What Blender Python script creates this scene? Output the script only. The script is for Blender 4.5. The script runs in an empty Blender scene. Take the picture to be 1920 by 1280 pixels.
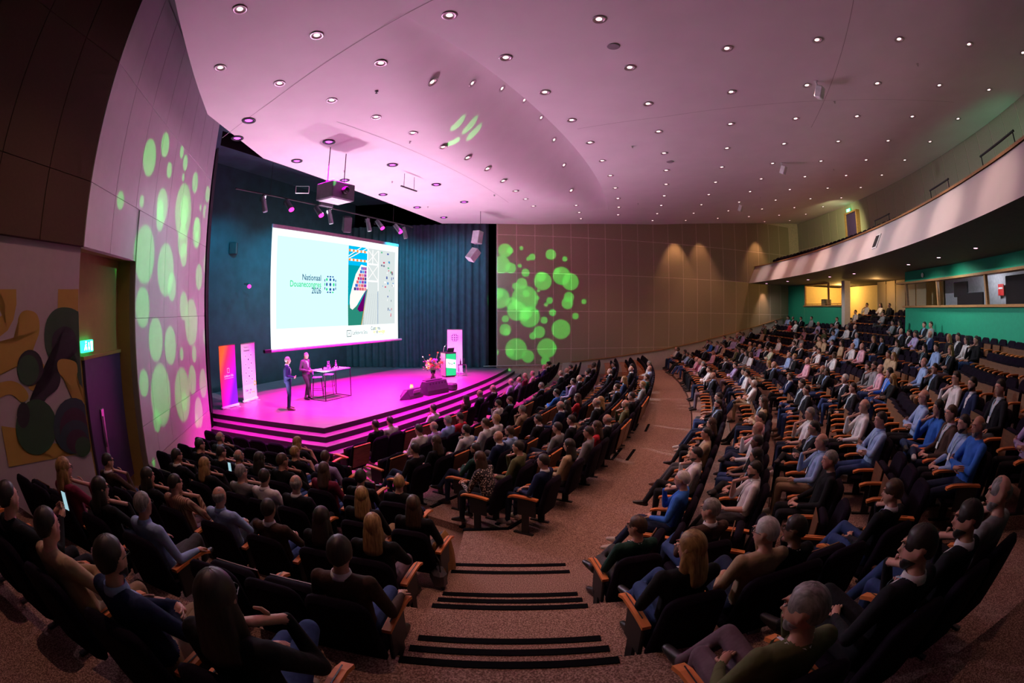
import bpy, bmesh, math, random
import numpy as np
from mathutils import Vector, Matrix, Euler

random.seed(7)
SC = bpy.context.scene
COL = SC.collection
EYE = 3.77                       # height of the camera over the front floor
CX, CY = -47.5, 34.8             # centre of all the curved rows, balcony and ceiling arcs
R_ = math.radians

# ------------------------------------------------------------------ camera
cam = bpy.data.cameras.new('camera')
cam.type = 'PANO'
tgt = cam if hasattr(cam, 'panorama_type') else cam.cycles
tgt.panorama_type = 'FISHEYE_EQUISOLID'
tgt.fisheye_lens = 906.5 * 36.0 / 1920.0
tgt.fisheye_fov = R_(200)
cam.sensor_fit = 'HORIZONTAL'
cam.sensor_width = 36.0
cam.clip_end = 300
camera = bpy.data.objects.new('camera', cam)
COL.objects.link(camera)
camera.location = (0, 0, EYE)
camera.rotation_euler = (R_(90 - 3.605), 0, 0)
SC.camera = camera

# ------------------------------------------------------------------ world, exposure
w = bpy.data.worlds.new('hall_dark'); SC.world = w
w.use_nodes = True
w.node_tree.nodes['Background'].inputs[0].default_value = (0.30, 0.16, 0.34, 1)
w.node_tree.nodes['Background'].inputs[1].default_value = 0.0
SC.view_settings.view_transform = 'Standard'
SC.view_settings.look = 'None'
SC.view_settings.exposure = 0.8
SC.view_settings.gamma = 1.0
SC.view_settings.use_curve_mapping = False
SC.cycles.use_denoising = True
SC.cycles.use_adaptive_sampling = True
SC.cycles.adaptive_threshold = 0.03
SC.cycles.max_bounces = 5
SC.cycles.diffuse_bounces = 3
SC.cycles.glossy_bounces = 2
SC.cycles.transmission_bounces = 4
SC.cycles.transparent_max_bounces = 6
SC.cycles.caustics_reflective = False
SC.cycles.caustics_refractive = False
SC.cycles.sample_clamp_indirect = 4.0

# ------------------------------------------------------------------ lights
def spot(name, loc, aim, color, power, size=60, blend=0.5, radius=0.08):
    l = bpy.data.lights.new(name, 'SPOT')
    l.energy = power; l.color = color; l.spot_size = R_(size); l.spot_blend = blend
    l.shadow_soft_size = radius
    o = bpy.data.objects.new(name, l); COL.objects.link(o)
    o.location = loc
    d = Vector(aim) - Vector(loc)
    o.rotation_euler = d.to_track_quat('-Z', 'Y').to_euler()
    return o

def pol(R, ph, z=0.0):           # plan point by radius and angle about the hall's centre
    a = R_(ph)
    return Vector((CX + R * math.cos(a), CY + R * math.sin(a), z))

def gobo(name, loc, axis, circles, color, power, spread=140, radius=0.02):
    """a spot lamp whose glass slide lets circles of light through; circles are (u, v, r) on a plane one metre out"""
    l = bpy.data.lights.new(name, 'SPOT')
    l.energy = power; l.color = color; l.spot_size = R_(spread); l.spot_blend = 0.05
    l.shadow_soft_size = radius
    o = bpy.data.objects.new(name, l); COL.objects.link(o)
    z = -Vector(axis).normalized()
    up = Vector((0, 0, 1)) if abs(z.z) < 0.9 else Vector((0, 1, 0))
    x = up.cross(z).normalized(); y = z.cross(x)
    o.matrix_world = Matrix.Translation(loc) @ Matrix((x, y, z)).transposed().to_4x4()
    l.use_nodes = True
    nt = l.node_tree; N = nt.nodes; L = nt.links
    em = N['Emission']
    tc = N.new('ShaderNodeTexCoord'); sp = N.new('ShaderNodeSeparateXYZ')
    L.new(tc.outputs['Normal'], sp.inputs[0])
    def mth(op, a, b=None, c=None, clamp=False):
        m = N.new('ShaderNodeMath'); m.operation = op; m.use_clamp = clamp
        for i, v in enumerate((a, b, c)):
            if v is None: continue
            if isinstance(v, (int, float)): m.inputs[i].default_value = v
            else: L.new(v, m.inputs[i])
        return m.outputs[0]
    az = mth('ABSOLUTE', sp.outputs[2])
    u = mth('DIVIDE', sp.outputs[0], az); v = mth('DIVIDE', sp.outputs[1], az)
    cb = N.new('ShaderNodeCombineXYZ'); L.new(u, cb.inputs[0]); L.new(v, cb.inputs[1])
    total = None
    for (cu, cv, r) in circles:
        vm = N.new('ShaderNodeVectorMath'); vm.operation = 'DISTANCE'
        L.new(cb.outputs[0], vm.inputs[0]); vm.inputs[1].default_value = (cu, cv, 0)
        s = 1.0 / (0.09 * r + 0.0025)
        k = mth('MULTIPLY_ADD', vm.outputs['Value'], -s, r * s, clamp=True)
        total = k if total is None else mth('ADD', total, k)
    st = mth('POWER', mth('MINIMUM', total, 3.0), 0.8)
    L.new(st, em.inputs['Strength'])
    return o
GOBO_RIGHT = [(-0.1,-0.092,0.032),(-0.079,-0.092,0.016),(-0.03,-0.08,0.01),(0.017,-0.117,0.016),(0.0,-0.126,0.01),(0.1,-0.104,0.025),(0.163,-0.122,0.013),(-0.116,-0.153,0.04),(-0.076,-0.167,0.025),(-0.037,-0.157,0.01),(-0.012,-0.186,0.019),(0.064,-0.221,0.041),(0.056,-0.202,0.024),(0.148,-0.196,0.042),(0.128,-0.176,0.015),(0.188,-0.221,0.04),(-0.028,-0.232,0.025),(-0.055,-0.244,0.016),(-0.124,-0.295,0.046),(-0.127,-0.276,0.021),(-0.015,-0.298,0.06),(-0.01,-0.276,0.016),(0.04,-0.293,0.01),(0.044,-0.262,0.008),(-0.071,-0.318,0.029),(-0.05,-0.349,0.044),(0.094,-0.304,0.016),(0.078,-0.322,0.01),(0.181,-0.289,0.025),(0.174,-0.315,0.028),(0.25,-0.307,0.013),(0.211,-0.371,0.016),(-0.007,-0.36,0.026),(0.005,-0.374,0.048),(0.038,-0.352,0.01),(-0.015,-0.378,0.019),(0.107,-0.356,0.017),(0.07,-0.389,0.017),(-0.099,-0.383,0.017),(-0.099,-0.429,0.027),(-0.093,-0.438,0.016),(0.145,-0.428,0.045),(0.048,-0.44,0.028),(0.02,-0.456,0.017),(-0.053,-0.512,0.049),(-0.079,-0.525,0.02),(-0.001,-0.544,0.029),(0.082,-0.51,0.045),(0.119,-0.507,0.01),(-0.142,-0.524,0.017),(0.076,-0.567,0.022),(-0.085,-0.603,0.011),(-0.147,-0.216,0.01)]
GOBO_LEFT = [(-0.166,-0.301,0.058),(-0.092,-0.222,0.026),(-0.033,-0.319,0.059),(0.014,-0.353,0.033),(0.079,-0.189,0.022),(0.085,-0.242,0.043),(0.1,-0.272,0.031),(0.208,-0.203,0.043),(0.212,-0.219,0.022),(0.252,-0.315,0.037),(0.332,-0.273,0.033),(0.178,-0.434,0.062),(0.11,-0.394,0.036),(-0.098,-0.462,0.046),(-0.002,-0.48,0.044),(0.082,-0.505,0.017),(0.195,-0.515,0.024),(-0.17,-0.399,0.04),(-0.087,-0.574,0.066),(0.068,-0.599,0.066),(0.077,-0.617,0.026),(0.163,-0.577,0.039),(-0.181,-0.537,0.027),(0.27,-0.601,0.042),(0.199,-0.667,0.042),(0.168,-0.684,0.02),(-0.13,-0.618,0.024),(-0.114,-0.707,0.019),(-0.183,-0.687,0.01),(-0.009,-0.714,0.009),(0.322,-0.477,0.027),(-0.198,-0.122,0.038),(-0.122,-0.071,0.028),(-0.001,-0.048,0.017),(0.039,-0.062,0.021),(-0.07,-0.111,0.019),(0.146,-0.083,0.029),(0.038,-0.098,0.011),(0.288,-0.08,0.026),(-0.207,-0.209,0.013),(-0.087,-0.193,0.039),(-0.097,-0.2,0.021),(0.071,-0.173,0.07),(0.078,-0.169,0.039),(0.276,-0.132,0.021),(0.225,-0.132,0.011),(-0.307,-0.228,0.017),(0.205,-0.189,0.03)]
GOBO_UP = [(-0.202,-0.58,0.024),(-0.232,-0.502,0.024),(-0.243,-0.441,0.024),(-0.181,-0.486,0.024),(-0.429,0.166,0.03),(-0.492,0.207,0.03),(-0.501,0.142,0.03),(-0.547,0.216,0.03),(-0.606,0.297,0.03)]
MAG = (1.0, 0.0, 0.70)
TEAL = (0.0, 0.42, 0.60)
STAGE_Z = 0.62
# magenta washes hung over the stage (the purple downlights in the stage ceiling and the pink lanterns on the bar)
for i, (x, y, ax, ay, p) in enumerate([(-5.6, 13.8, -5.9, 13.8, 700), (-6.0, 15.5, -6.6, 16.6, 900), (-5.2, 18.2, -5.6, 19.0, 900),
                                       (-4.4, 21.0, -4.6, 21.6, 800), (-5.0, 12.6, -5.2, 12.6, 650), (-3.4, 17.0, -3.6, 17.2, 650),
                                       (-2.6, 20.6, -2.6, 21.2, 600), (-7.6, 18.4, -7.9, 19.4, 500)]):
    spot('stage_wash_lamp', (x, y, EYE + 4.72), (ax, ay, STAGE_Z), MAG, p * 7.5, 64, 0.7, 0.10)
# teal washes on the back cloth
for i, (x, y, ax, ay) in enumerate([(-9.4, 16.0, -12.2, 17.6), (-8.6, 19.5, -11.2, 21.0), (-7.6, 22.5, -10.0, 25.0), (-5.6, 23.6, -6.6, 26.8), (-3.6, 23.4, -3.2, 26.8)]):
    spot('back_wash_lamp', (x, y, EYE + 4.1), (ax, ay, 4.4), TEAL, 620, 110, 0.8, 0.10)
# key light on the two speakers and on the lectern, from the front bar
spot('front_lantern', (-1.0, 10.4, EYE + 4.7), (-7.3, 15.0, 1.6), (1.0, 0.78, 0.86), 1500, 20, 0.6)
spot('front_lantern', (-1.6, 10.0, EYE + 4.7), (-9.5, 14.7, 1.7), (0.95, 0.88, 1.0), 2600, 15, 0.7)
spot('front_lantern', (1.4, 14.0, EYE + 4.7), (-3.0, 23.3, 1.3), (0.95, 0.9, 1.0), 2600, 14, 0.7)
# slides of green circles thrown on both side walls and up to the ceiling
GREEN = (0.06, 1.0, 0.13)
gobo('slide_lantern', (3.18, 14.0, 8.32), (-0.1752, 0.9845, 0), GOBO_RIGHT, GREEN, 5200)
gobo('slide_lantern', (2.11, 13.23, 8.37), (-0.9297, -0.3684, 0), GOBO_LEFT, GREEN, 2300)
gobo('slide_lantern', (-3.2, 17.6, EYE - 3.0), (0, 0, 1), GOBO_UP, GREEN, 2600, 120)
# warm wall washers by the long wall
def wallr(x, z=0.0): return Vector((x, 26.65 + 0.178 * x, EYE + z))
for x, z, p in ((10.05, 5.25, 260), (11.9, 5.4, 150), (16.65, 5.9, 210)):
    a = wallr(x); spot('wall_washer_lamp', (a.x + 0.12, a.y - 0.85, EYE + z - .1), (a.x, a.y + .05, EYE + z - 3.4), (1.0, 0.50, 0.24), p * .55, 62, 0.8, 0.06)
a = wallr(17.17); spot('wall_washer_lamp', (a.x + 0.06, a.y - 0.38, EYE + 1.95), (a.x, a.y + 0.05, EYE - .4), (1.0, 0.55, 0.38), 60, 56, 0.7, 0.05)
# added pale sea-green fill spot across the side wall, no fixture
spot('added_side_wall_fill', (2.3, 13.4, 8.2), (-7.7, 8.2, EYE + .5), (0.20, 0.95, 0.95), 650, 26, 1.0, .1)
# added upward fill spots without fixtures, brightening the plaster ceiling from below
for x, y, p, c in ((-6.6, 15.4, 900, (1.0, .74, .96)), (-5.6, 19.0, 900, (1.0, .80, .97)), (-7.6, 13.6, 500, (1.0, .60, .93)), (-4.6, 22.0, 500, (1.0, .75, .95))):
    spot('added_ceiling_fill', (x, y, STAGE_Z + .25), (x + 2.6, y - 1.2, EYE + 5), c, p * 0.85, 135, 1.0, .12)

# added audience fill without fixtures, two near the bar, one by the left leg
spot('added_audience_fill', (-5.0, 21.6, EYE + 4.0), (9.5, 13.0, 1.6), (0.86, 0.90, 1.0), 4200, 62, .9, .12)
spot('added_audience_fill', (-7.2, 17.6, EYE + 4.0), (5.0, 7.0, 1.6), (0.95, 0.86, 1.0), 2400, 70, .9, .12)
spot('added_audience_fill', (-8.4, 14.6, EYE + 4.1), (-1.5, 5.5, 1.2), (1.0, 0.70, 0.95), 700, 80, .9, .12)
# ------------------------------------------------------------------ helpers
def tag(o, label=None, cat=None, group=None, kind=None):
    if label: o['label'] = label
    if cat: o['category'] = cat
    if group: o['group'] = group
    if kind: o['kind'] = kind
    return o

def empty(name, loc=(0, 0, 0), rz=0.0, label=None, cat=None, group=None):
    o = bpy.data.objects.new(name, None); COL.objects.link(o)
    o.empty_display_size = 0.1
    o.location = loc; o.rotation_euler = (0, 0, rz)
    return tag(o, label, cat, group)

def put(name, me, parent=None, loc=None, rot=None, mat=None):
    o = bpy.data.objects.new(name, me); COL.objects.link(o)
    if parent: o.parent = parent
    if loc is not None: o.location = loc
    if rot is not None: o.rotation_euler = rot
    if mat is not None:
        if not me.materials: me.materials.append(mat)
    return o

class MB:
    """collects faces; build() links them as one mesh object"""
    def __init__(s): s.v = []; s.f = []; s.m = []; s.cur = 0
    def add(s, vs, fs):
        n = len(s.v); s.v += [tuple(v) for v in vs]; s.f += [tuple(i + n for i in f) for f in fs]; s.m += [s.cur] * len(fs)
        return s
    def box(s, c, d, M=None, bev=0.0):
        x, y, z = [k / 2 for k in d]
        if bev <= 0:
            vs = [(i * x, j * y, k * z) for i in (-1, 1) for j in (-1, 1) for k in (-1, 1)]
            fs = [(0, 1, 3, 2), (4, 6, 7, 5), (0, 4, 5, 1), (2, 3, 7, 6), (0, 2, 6, 4), (1, 5, 7, 3)]
        else:
            b = min(bev, x * .9, y * .9, z * .9)
            bm = bmesh.new()
            for i in (-1, 1):
                for j in (-1, 1):
                    for k in (-1, 1):
                        bm.verts.new((i * (x - b), j * (y - b), k * z)); bm.verts.new((i * (x - b), j * y, k * (z - b))); bm.verts.new((i * x, j * (y - b), k * (z - b)))
            bmesh.ops.convex_hull(bm, input=bm.verts)
            bm.verts.index_update()
            vs = [v.co.copy() for v in bm.verts]; fs = [[v.index for v in f.verts] for f in bm.faces]; bm.free()
        vs = [Vector(v) for v in vs]
        if M is not None: vs = [M @ v for v in vs]
        c = Vector(c)
        return s.add([v + c for v in vs], fs)
    def tube(s, p0, p1, r0, r1=None, n=10, cap=True):
        r1 = r0 if r1 is None else r1
        p0 = Vector(p0); p1 = Vector(p1); d = (p1 - p0).normalized()
        a = d.orthogonal().normalized(); b = d.cross(a)
        vs = []
        for p, r in ((p0, r0), (p1, r1)):
            for i in range(n):
                t = 2 * math.pi * i / n; vs.append(p + (a * math.cos(t) + b * math.sin(t)) * r)
        fs = [(i, (i + 1) % n, n + (i + 1) % n, n + i) for i in range(n)]
        if cap: fs += [tuple(range(n - 1, -1, -1)), tuple(range(n, 2 * n))]
        return s.add(vs, fs)
    def path(s, pts, r, n=6):
        for a, b in zip(pts, pts[1:]): s.tube(a, b, r, r, n)
        return s
    def lathe(s, prof, n=20, c=(0, 0, 0), M=None):
        vs = []; c = Vector(c)
        for r, z in prof:
            for i in range(n):
                t = 2 * math.pi * i / n; p = Vector((r * math.cos(t), r * math.sin(t), z))
                vs.append((M @ p if M is not None else p) + c)
        fs = []
        for k in range(len(prof) - 1):
            for i in range(n):
                fs.append((k * n + i, k * n + (i + 1) % n, (k + 1) * n + (i + 1) % n, (k + 1) * n + i))
        return s.add(vs, fs)
    def prism(s, poly, z0, z1):                    # poly in xy
        n = len(poly)
        vs = [(p[0], p[1], z0) for p in poly] + [(p[0], p[1], z1) for p in poly]
        fs = [tuple(range(n - 1, -1, -1)), tuple(range(n, 2 * n))] + [(i, (i + 1) % n, n + (i + 1) % n, n + i) for i in range(n)]
        return s.add(vs, fs)
    def quad(s, a, b, c, d): return s.add([a, b, c, d], [(0, 1, 2, 3)])
    def ring(s, R0, R1, p0, p1, z0, z1, step=1.0):  # annular block about the hall's centre
        n = max(1, int(round(abs(p1 - p0) / step))); vs = []
        for i in range(n + 1):
            ph = p0 + (p1 - p0) * i / n
            vs += [pol(R0, ph, z0), pol(R1, ph, z0), pol(R1, ph, z1), pol(R0, ph, z1)]
        fs = [(0, 1, 2, 3), (4 * n + 3, 4 * n + 2, 4 * n + 1, 4 * n)]
        for i in range(n):
            a, b = 4 * i, 4 * i + 4
            for k in range(4): fs.append((a + k, b + k, b + (k + 1) % 4, a + (k + 1) % 4))
        return s.add(vs, fs)
    def mesh(s, name, mats, smooth=False):
        me = bpy.data.meshes.new(name); me.from_pydata([tuple(v) for v in s.v], [], s.f)
        mats = mats if isinstance(mats, (list, tuple)) else [mats]
        for m in mats: me.materials.append(m)
        if len(mats) > 1: me.polygons.foreach_set('material_index', s.m)
        bm = bmesh.new(); bm.from_mesh(me); bmesh.ops.recalc_face_normals(bm, faces=bm.faces); bm.to_mesh(me); bm.free()
        if smooth: me.polygons.foreach_set('use_smooth', [True] * len(me.polygons))
        me.update(); return me
    def build(s, name, mats, parent=None, loc=None, rot=None, smooth=False):
        return put(name, s.mesh(name, mats, smooth), parent, loc, rot)

# ------------------------------------------------------------------ materials
MATS = {}
def mat(name, col, rough=0.6, metal=0.0, var=0.12, scale=8.0, bump=0.0, bscale=60.0, emit=None, estr=0.0, col2=None, alpha=None, coat=0.0, spec=0.5, tint=None):
    if name in MATS: return MATS[name]
    m = bpy.data.materials.new(name); m.use_nodes = True
    nt = m.node_tree; N = nt.nodes; L = nt.links
    b = N['Principled BSDF']
    b.inputs['Roughness'].default_value = rough; b.inputs['Metallic'].default_value = metal
    b.inputs['Specular IOR Level'].default_value = spec
    if coat: b.inputs['Coat Weight'].default_value = coat
    tc = N.new('ShaderNodeTexCoord'); nz = N.new('ShaderNodeTexNoise')
    nz.inputs['Scale'].default_value = scale; nz.inputs['Detail'].default_value = 4
    L.new(tc.outputs['Object'], nz.inputs['Vector'])
    rp = N.new('ShaderNodeValToRGB'); L.new(nz.outputs[0], rp.inputs[0])
    c2 = col2 if col2 else tuple(c * (1 - var) for c in col); c1 = col if col2 else tuple(min(1, c * (1 + var)) for c in col)
    rp.color_ramp.elements[0].position = 0.3; rp.color_ramp.elements[1].position = 0.7
    rp.color_ramp.elements[0].color = (*c2, 1); rp.color_ramp.elements[1].color = (*c1, 1)
    L.new(rp.outputs[0], b.inputs['Base Color'])
    if bump:
        n2 = N.new('ShaderNodeTexNoise'); n2.inputs['Scale'].default_value = bscale
        L.new(tc.outputs['Object'], n2.inputs['Vector'])
        bp = N.new('ShaderNodeBump'); bp.inputs['Strength'].default_value = bump; bp.inputs['Distance'].default_value = 0.01
        L.new(n2.outputs[0], bp.inputs['Height']); L.new(bp.outputs[0], b.inputs['Normal'])
    if emit:
        b.inputs['Emission Color'].default_value = (*emit, 1); b.inputs['Emission Strength'].default_value = estr
    MATS[name] = m; return m

def glow(name, col, s):
    if name in MATS: return MATS[name]
    m = bpy.data.materials.new(name); m.use_nodes = True
    N = m.node_tree.nodes; N.clear()
    e = N.new('ShaderNodeEmission'); o = N.new('ShaderNodeOutputMaterial')
    e.inputs[0].default_value = (*col, 1); e.inputs[1].default_value = s
    m.node_tree.links.new(e.outputs[0], o.inputs[0]); MATS[name] = m; return m

def glass(name, col=(1, 1, 1), rough=0.02):
    if name in MATS: return MATS[name]
    m = mat(name, col, rough, var=0.0); b = m.node_tree.nodes['Principled BSDF']
    b.inputs['Transmission Weight'].default_value = 1.0; b.inputs['IOR'].default_value = 1.45
    return m

def wood(name, c1, c2, rough=0.4, scale=3.0, ax=(1, 8, 8)):
    if name in MATS: return MATS[name]
    m = bpy.data.materials.new(name); m.use_nodes = True
    nt = m.node_tree; N = nt.nodes; L = nt.links; b = N['Principled BSDF']; b.inputs['Roughness'].default_value = rough
    tc = N.new('ShaderNodeTexCoord'); mp = N.new('ShaderNodeMapping'); mp.inputs['Scale'].default_value = ax
    nz = N.new('ShaderNodeTexNoise'); nz.inputs['Scale'].default_value = scale; nz.inputs['Detail'].default_value = 6
    rp = N.new('ShaderNodeValToRGB')
    rp.color_ramp.elements[0].color = (*c1, 1); rp.color_ramp.elements[1].color = (*c2, 1)
    rp.color_ramp.elements[0].position = .35; rp.color_ramp.elements[1].position = .65
    L.new(tc.outputs['Object'], mp.inputs[0]); L.new(mp.outputs[0], nz.inputs['Vector']); L.new(nz.outputs[0], rp.inputs[0]); L.new(rp.outputs[0], b.inputs['Base Color'])
    MATS[name] = m; return m

def carpet(name, c1, c2, c3):
    if name in MATS: return MATS[name]
    m = bpy.data.materials.new(name); m.use_nodes = True
    nt = m.node_tree; N = nt.nodes; L = nt.links; b = N['Principled BSDF']; b.inputs['Roughness'].default_value = .95
    b.inputs['Specular IOR Level'].default_value = .1
    tc = N.new('ShaderNodeTexCoord'); nz = N.new('ShaderNodeTexNoise'); nz.inputs['Scale'].default_value = 85; nz.inputs['Detail'].default_value = 2
    rp = N.new('ShaderNodeValToRGB'); e = rp.color_ramp.elements
    e[0].position = .36; e[0].color = (*c1, 1); e[1].position = .66; e[1].color = (*c3, 1)
    k = e.new(.5); k.color = (*c2, 1)
    L.new(tc.outputs['Object'], nz.inputs['Vector']); L.new(nz.outputs[0], rp.inputs[0]); L.new(rp.outputs[0], b.inputs['Base Color'])
    bp = N.new('ShaderNodeBump'); bp.inputs['Strength'].default_value = .35; bp.inputs['Distance'].default_value = .01
    L.new(nz.outputs[0], bp.inputs['Height']); L.new(bp.outputs[0], b.inputs['Normal'])
    MATS[name] = m; return m

def txt(body, size, align='CENTER', bold=0.0):
    """mesh of lettering in the xy plane"""
    c = bpy.data.curves.new('lettering', 'FONT'); c.body = body; c.size = size; c.align_x = align; c.align_y = 'CENTER'; c.offset = bold; c.resolution_u = 3
    o = bpy.data.objects.new('lettering', c); COL.objects.link(o)
    dg = bpy.context.evaluated_depsgraph_get(); me = bpy.data.meshes.new_from_object(o.evaluated_get(dg))
    me.materials.clear()
    bpy.data.objects.remove(o); bpy.data.curves.remove(c)
    return me

def frame(o, x, y):
    """4x4 of a plane with local x, y axes given in the world"""
    x = Vector(x).normalized(); y = Vector(y).normalized(); z = x.cross(y)
    return Matrix.Translation(o) @ Matrix((x, y, z)).transposed().to_4x4()

ORD = 'first second third fourth fifth sixth seventh eighth ninth tenth eleventh twelfth thirteenth fourteenth fifteenth sixteenth seventeenth eighteenth nineteenth twentieth'.split()
def nth(i):
    if i < 20: return ORD[i]
    t, u = divmod(i + 1, 10)
    tens = {2: 'twenty', 3: 'thirty', 4: 'forty', 5: 'fifty'}[t]
    return ({'twenty': 'twentieth', 'thirty': 'thirtieth', 'forty': 'fortieth', 'fifty': 'fiftieth'}[tens]) if u == 0 else tens + '-' + ORD[u - 1]

CEIL_P = [(40, 4.78), (44, 4.8), (49.3, 4.87), (56.5, 5.34), (62.7, 6.05), (68, 6.68), (72, 7.1)]
def zceil(R):
    return EYE + float(np.interp(R, [p[0] for p in CEIL_P], [p[1] for p in CEIL_P]))
def rad(x, y): return math.hypot(x - CX, y - CY)
def ang(x, y): return math.degrees(math.atan2(y - CY, x - CX))
def sstep(a, b, x):
    t = max(0.0, min(1.0, (x - a) / (b - a))); return t * t * (3 - 2 * t)
def scoop(R, ph):                 # the bowl let into the ceiling over the front rows
    if R > 53.5 or ph < -31.3 or ph > -12.5: return 0.0
    s = math.sin(math.pi * (ph + 31.3) / 18.8)
    st = 53.5 - 3.9 * s ** .8
    return 3.0 * s * sstep(st, 53.8, R)
# ================================================================== materials of the hall
M_plaster = mat('ceiling_plaster', (0.74, 0.70, 0.70), .8, var=.03, scale=1.2)
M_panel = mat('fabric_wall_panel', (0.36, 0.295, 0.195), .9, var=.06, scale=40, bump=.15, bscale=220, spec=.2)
M_panel_shade = mat('shaded_wall_panel', (0.085, 0.055, 0.038), .9, var=.06, scale=40, spec=.2)  # wall fabric darkened in colour to carry the shade above the mural
M_joint = mat('panel_joint', (0.60, 0.48, 0.36), .7)
M_panel_l = mat('smooth_wall_panel', (0.55, 0.52, 0.52), .55, var=.04, scale=3)
M_dark = mat('black_stage_wall', (0.020, 0.045, 0.065), .85, var=.2, scale=2)
M_base = mat('plaster_base', (0.55, 0.50, 0.45), .75, var=.05)
M_carpet = carpet('speckled_carpet', (0.11, 0.062, 0.048), (0.23, 0.138, 0.108), (0.42, 0.285, 0.23))
M_nose = mat('black_rubber_nosing', (0.003, 0.003, 0.004), .95, spec=.05)
M_oak = wood('oak_trim', (0.30, 0.15, 0.06), (0.42, 0.22, 0.09))
M_stage = wood('stage_floor', (0.16, 0.095, 0.13), (0.25, 0.15, 0.20), .34, 2.0, (1.2, 14, 1))
M_black = mat('matt_black', (0.010, 0.010, 0.012), .55)
M_green = mat('green_painted_wall', (0.010, 0.30, 0.165), .6, var=.05)
M_balc = mat('balcony_white_front', (0.62, 0.54, 0.51), .6, var=.03, scale=1.5)
M_white = mat('white_enamel', (0.75, 0.75, 0.75), .4)
M_doorp = mat('purple_door', (0.045, 0.022, 0.085), .5)
M_chrome = mat('brushed_steel', (0.55, 0.54, 0.52), .3, 1.0)
M_olive = mat('ochre_plaster', (0.30, 0.21, 0.055), .8, var=.05)

def structure(o): o['kind'] = 'structure'; return o

WALL_U = Vector((1, 0.178, 0)).normalized()
def wall_s(s, z, off=0.0):
    n = Vector((WALL_U.y, -WALL_U.x, 0))
    p = Vector((0, 26.65, 0)) + WALL_U * s + n * off
    return Vector((p.x, p.y, EYE + z))
def ph_wall(R):                   # angle at which a circle about the hall's centre meets the long wall
    lo, hi = -30.0, 10.0
    for _ in range(40):
        m = (lo + hi) / 2; p = pol(R, m)
        if p.y - 0.178 * p.x < 26.63: lo = m
        else: hi = m
    return lo
def ph_aisle(R): return -31.4
def aisle_x(Y):                   # where the radial aisle beside the main block crosses a given depth
    return CX + (Y - CY) / math.tan(R_(-31.4))

# ------------------------------------------------------------------ floors
MB().box((4, 10, -0.15), (44, 52, 0.3)).build('floor', M_carpet)['kind'] = 'structure'
FB_R = [50.4, 51.6, 52.65, 53.6, 54.45, 55.22]
FB_Z = [0.0, 0.0, 0.075, 0.15, 0.225, 0.30]
fl = structure(MB().ring(54.80, 57.05, -30.4, ph_wall(55.7), 0.0, 0.30).build('floor_cross_aisle', M_carpet))
MB().prism([(-0.77, 5.69), (2.15, 5.69), (1.9, 7.0), (0.75, 7.35), (0.23, 7.60), (-0.07, 7.20), (-0.77, 7.10)], 0, 0.298).build('landing', M_carpet, fl)
fr = structure(bpy.data.objects.new('floor_front_rows', None)); COL.objects.link(fr)
for a, b, z in ((52.15, 53.15, .075), (53.15, 54.02, .15), (54.02, 54.80, .225)):
    MB().ring(a, b, -30.3, ph_wall((a + b) / 2), 0, z).build('terrace', M_carpet, fr)
# raked side block left of the aisle: low rows at the front, then terraces
LB_Y = [8.85, 7.95, 7.05, 6.15, 5.2, 4.1, 2.8, 1.45, 0.05]      # seat rows where they meet the aisle
LB_Z = [0.0, 0.1, 0.2, 0.3, 0.4, 0.60, 1.05, 1.50, 1.95]
LB_E = [8.45, 7.55, 6.65, 5.75, 4.80, 3.75, 2.45, 1.05, -0.35]
LB_T = [.2, .2, .2, .2, .2, .14, .10, .08, 0.0]                                                      # the rows swing forward towards the left wall
def lb_y(Y, x, t): return Y - t * (x + 1.0)
def lb_end(Y): return -0.78 - max(0.0, 0.872 * (Y - 5.6))
fs = structure(bpy.data.objects.new('floor_side_rows', None)); COL.objects.link(fs)
for i in range(1, 9):
    y1, y0, z = LB_E[i - 1], LB_E[i], LB_Z[i]
    e0, e1 = lb_end(y0), lb_end(y1); t1 = (LB_T[i - 1] + LB_T[i]) / 2; t0 = (LB_T[i] + LB_T[min(8, i + 1)]) / 2
    MB().prism([(-8.9, lb_y(y0, -8.9, t0)), (e0, lb_y(y0, e0, t0)), (e1, lb_y(y1, e1, t1)), (-8.9, lb_y(y1, -8.9, t1))], 0, z).build('terrace', M_carpet, fs)
for k in range(4):
    MB().box((-4.9, -.95 - 1.4 * k, (2.4 + .45 * k) / 2), (8.24, 1.4, 2.4 + .45 * k)).build('terrace', M_carpet, fs)
fw = structure(bpy.data.objects.new('floor_wedge_rows', None)); COL.objects.link(fw)
WB_E = [5.25, 3.83, 2.49, 1.10, -.30]
for y1, y0, z in zip(WB_E, WB_E[1:], LB_Z[5:]):
    MB().prism([(0.74, y0), (max(.8, aisle_x(y0)), y0), (max(.8, aisle_x(y1)), y1), (0.74, y1)], 0, z).build('terrace', M_carpet, fw)
# steps of the radial aisle, each with its black nosing
fa = structure(bpy.data.objects.new('floor_aisle', None)); COL.objects.link(fa)
noses = [5.69, 5.25, 4.5, 4.16, 3.83, 3.12, 2.80, 2.49, 1.75, 1.43, 1.10, 0.36, 0.04, -0.30, -1.04, -1.36]
for k, y in enumerate(noses):
    z = 0.45 + 0.15 * k; y2 = noses[k + 1] if k + 1 < len(noses) else -2
    st = MB().box((-0.02, (y + y2) / 2, z / 2), (1.52, y - y2, z)).build('step', M_carpet, fa)
    MB().box((-0.02, y - 0.035, z + 0.003), (1.46, 0.072, 0.012)).build('nosing', M_nose, st)
    MB().box((-0.02, y + 0.002, z - 0.012), (1.50, 0.012, 0.024)).build('edge_strip', M_oak, st)
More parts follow.
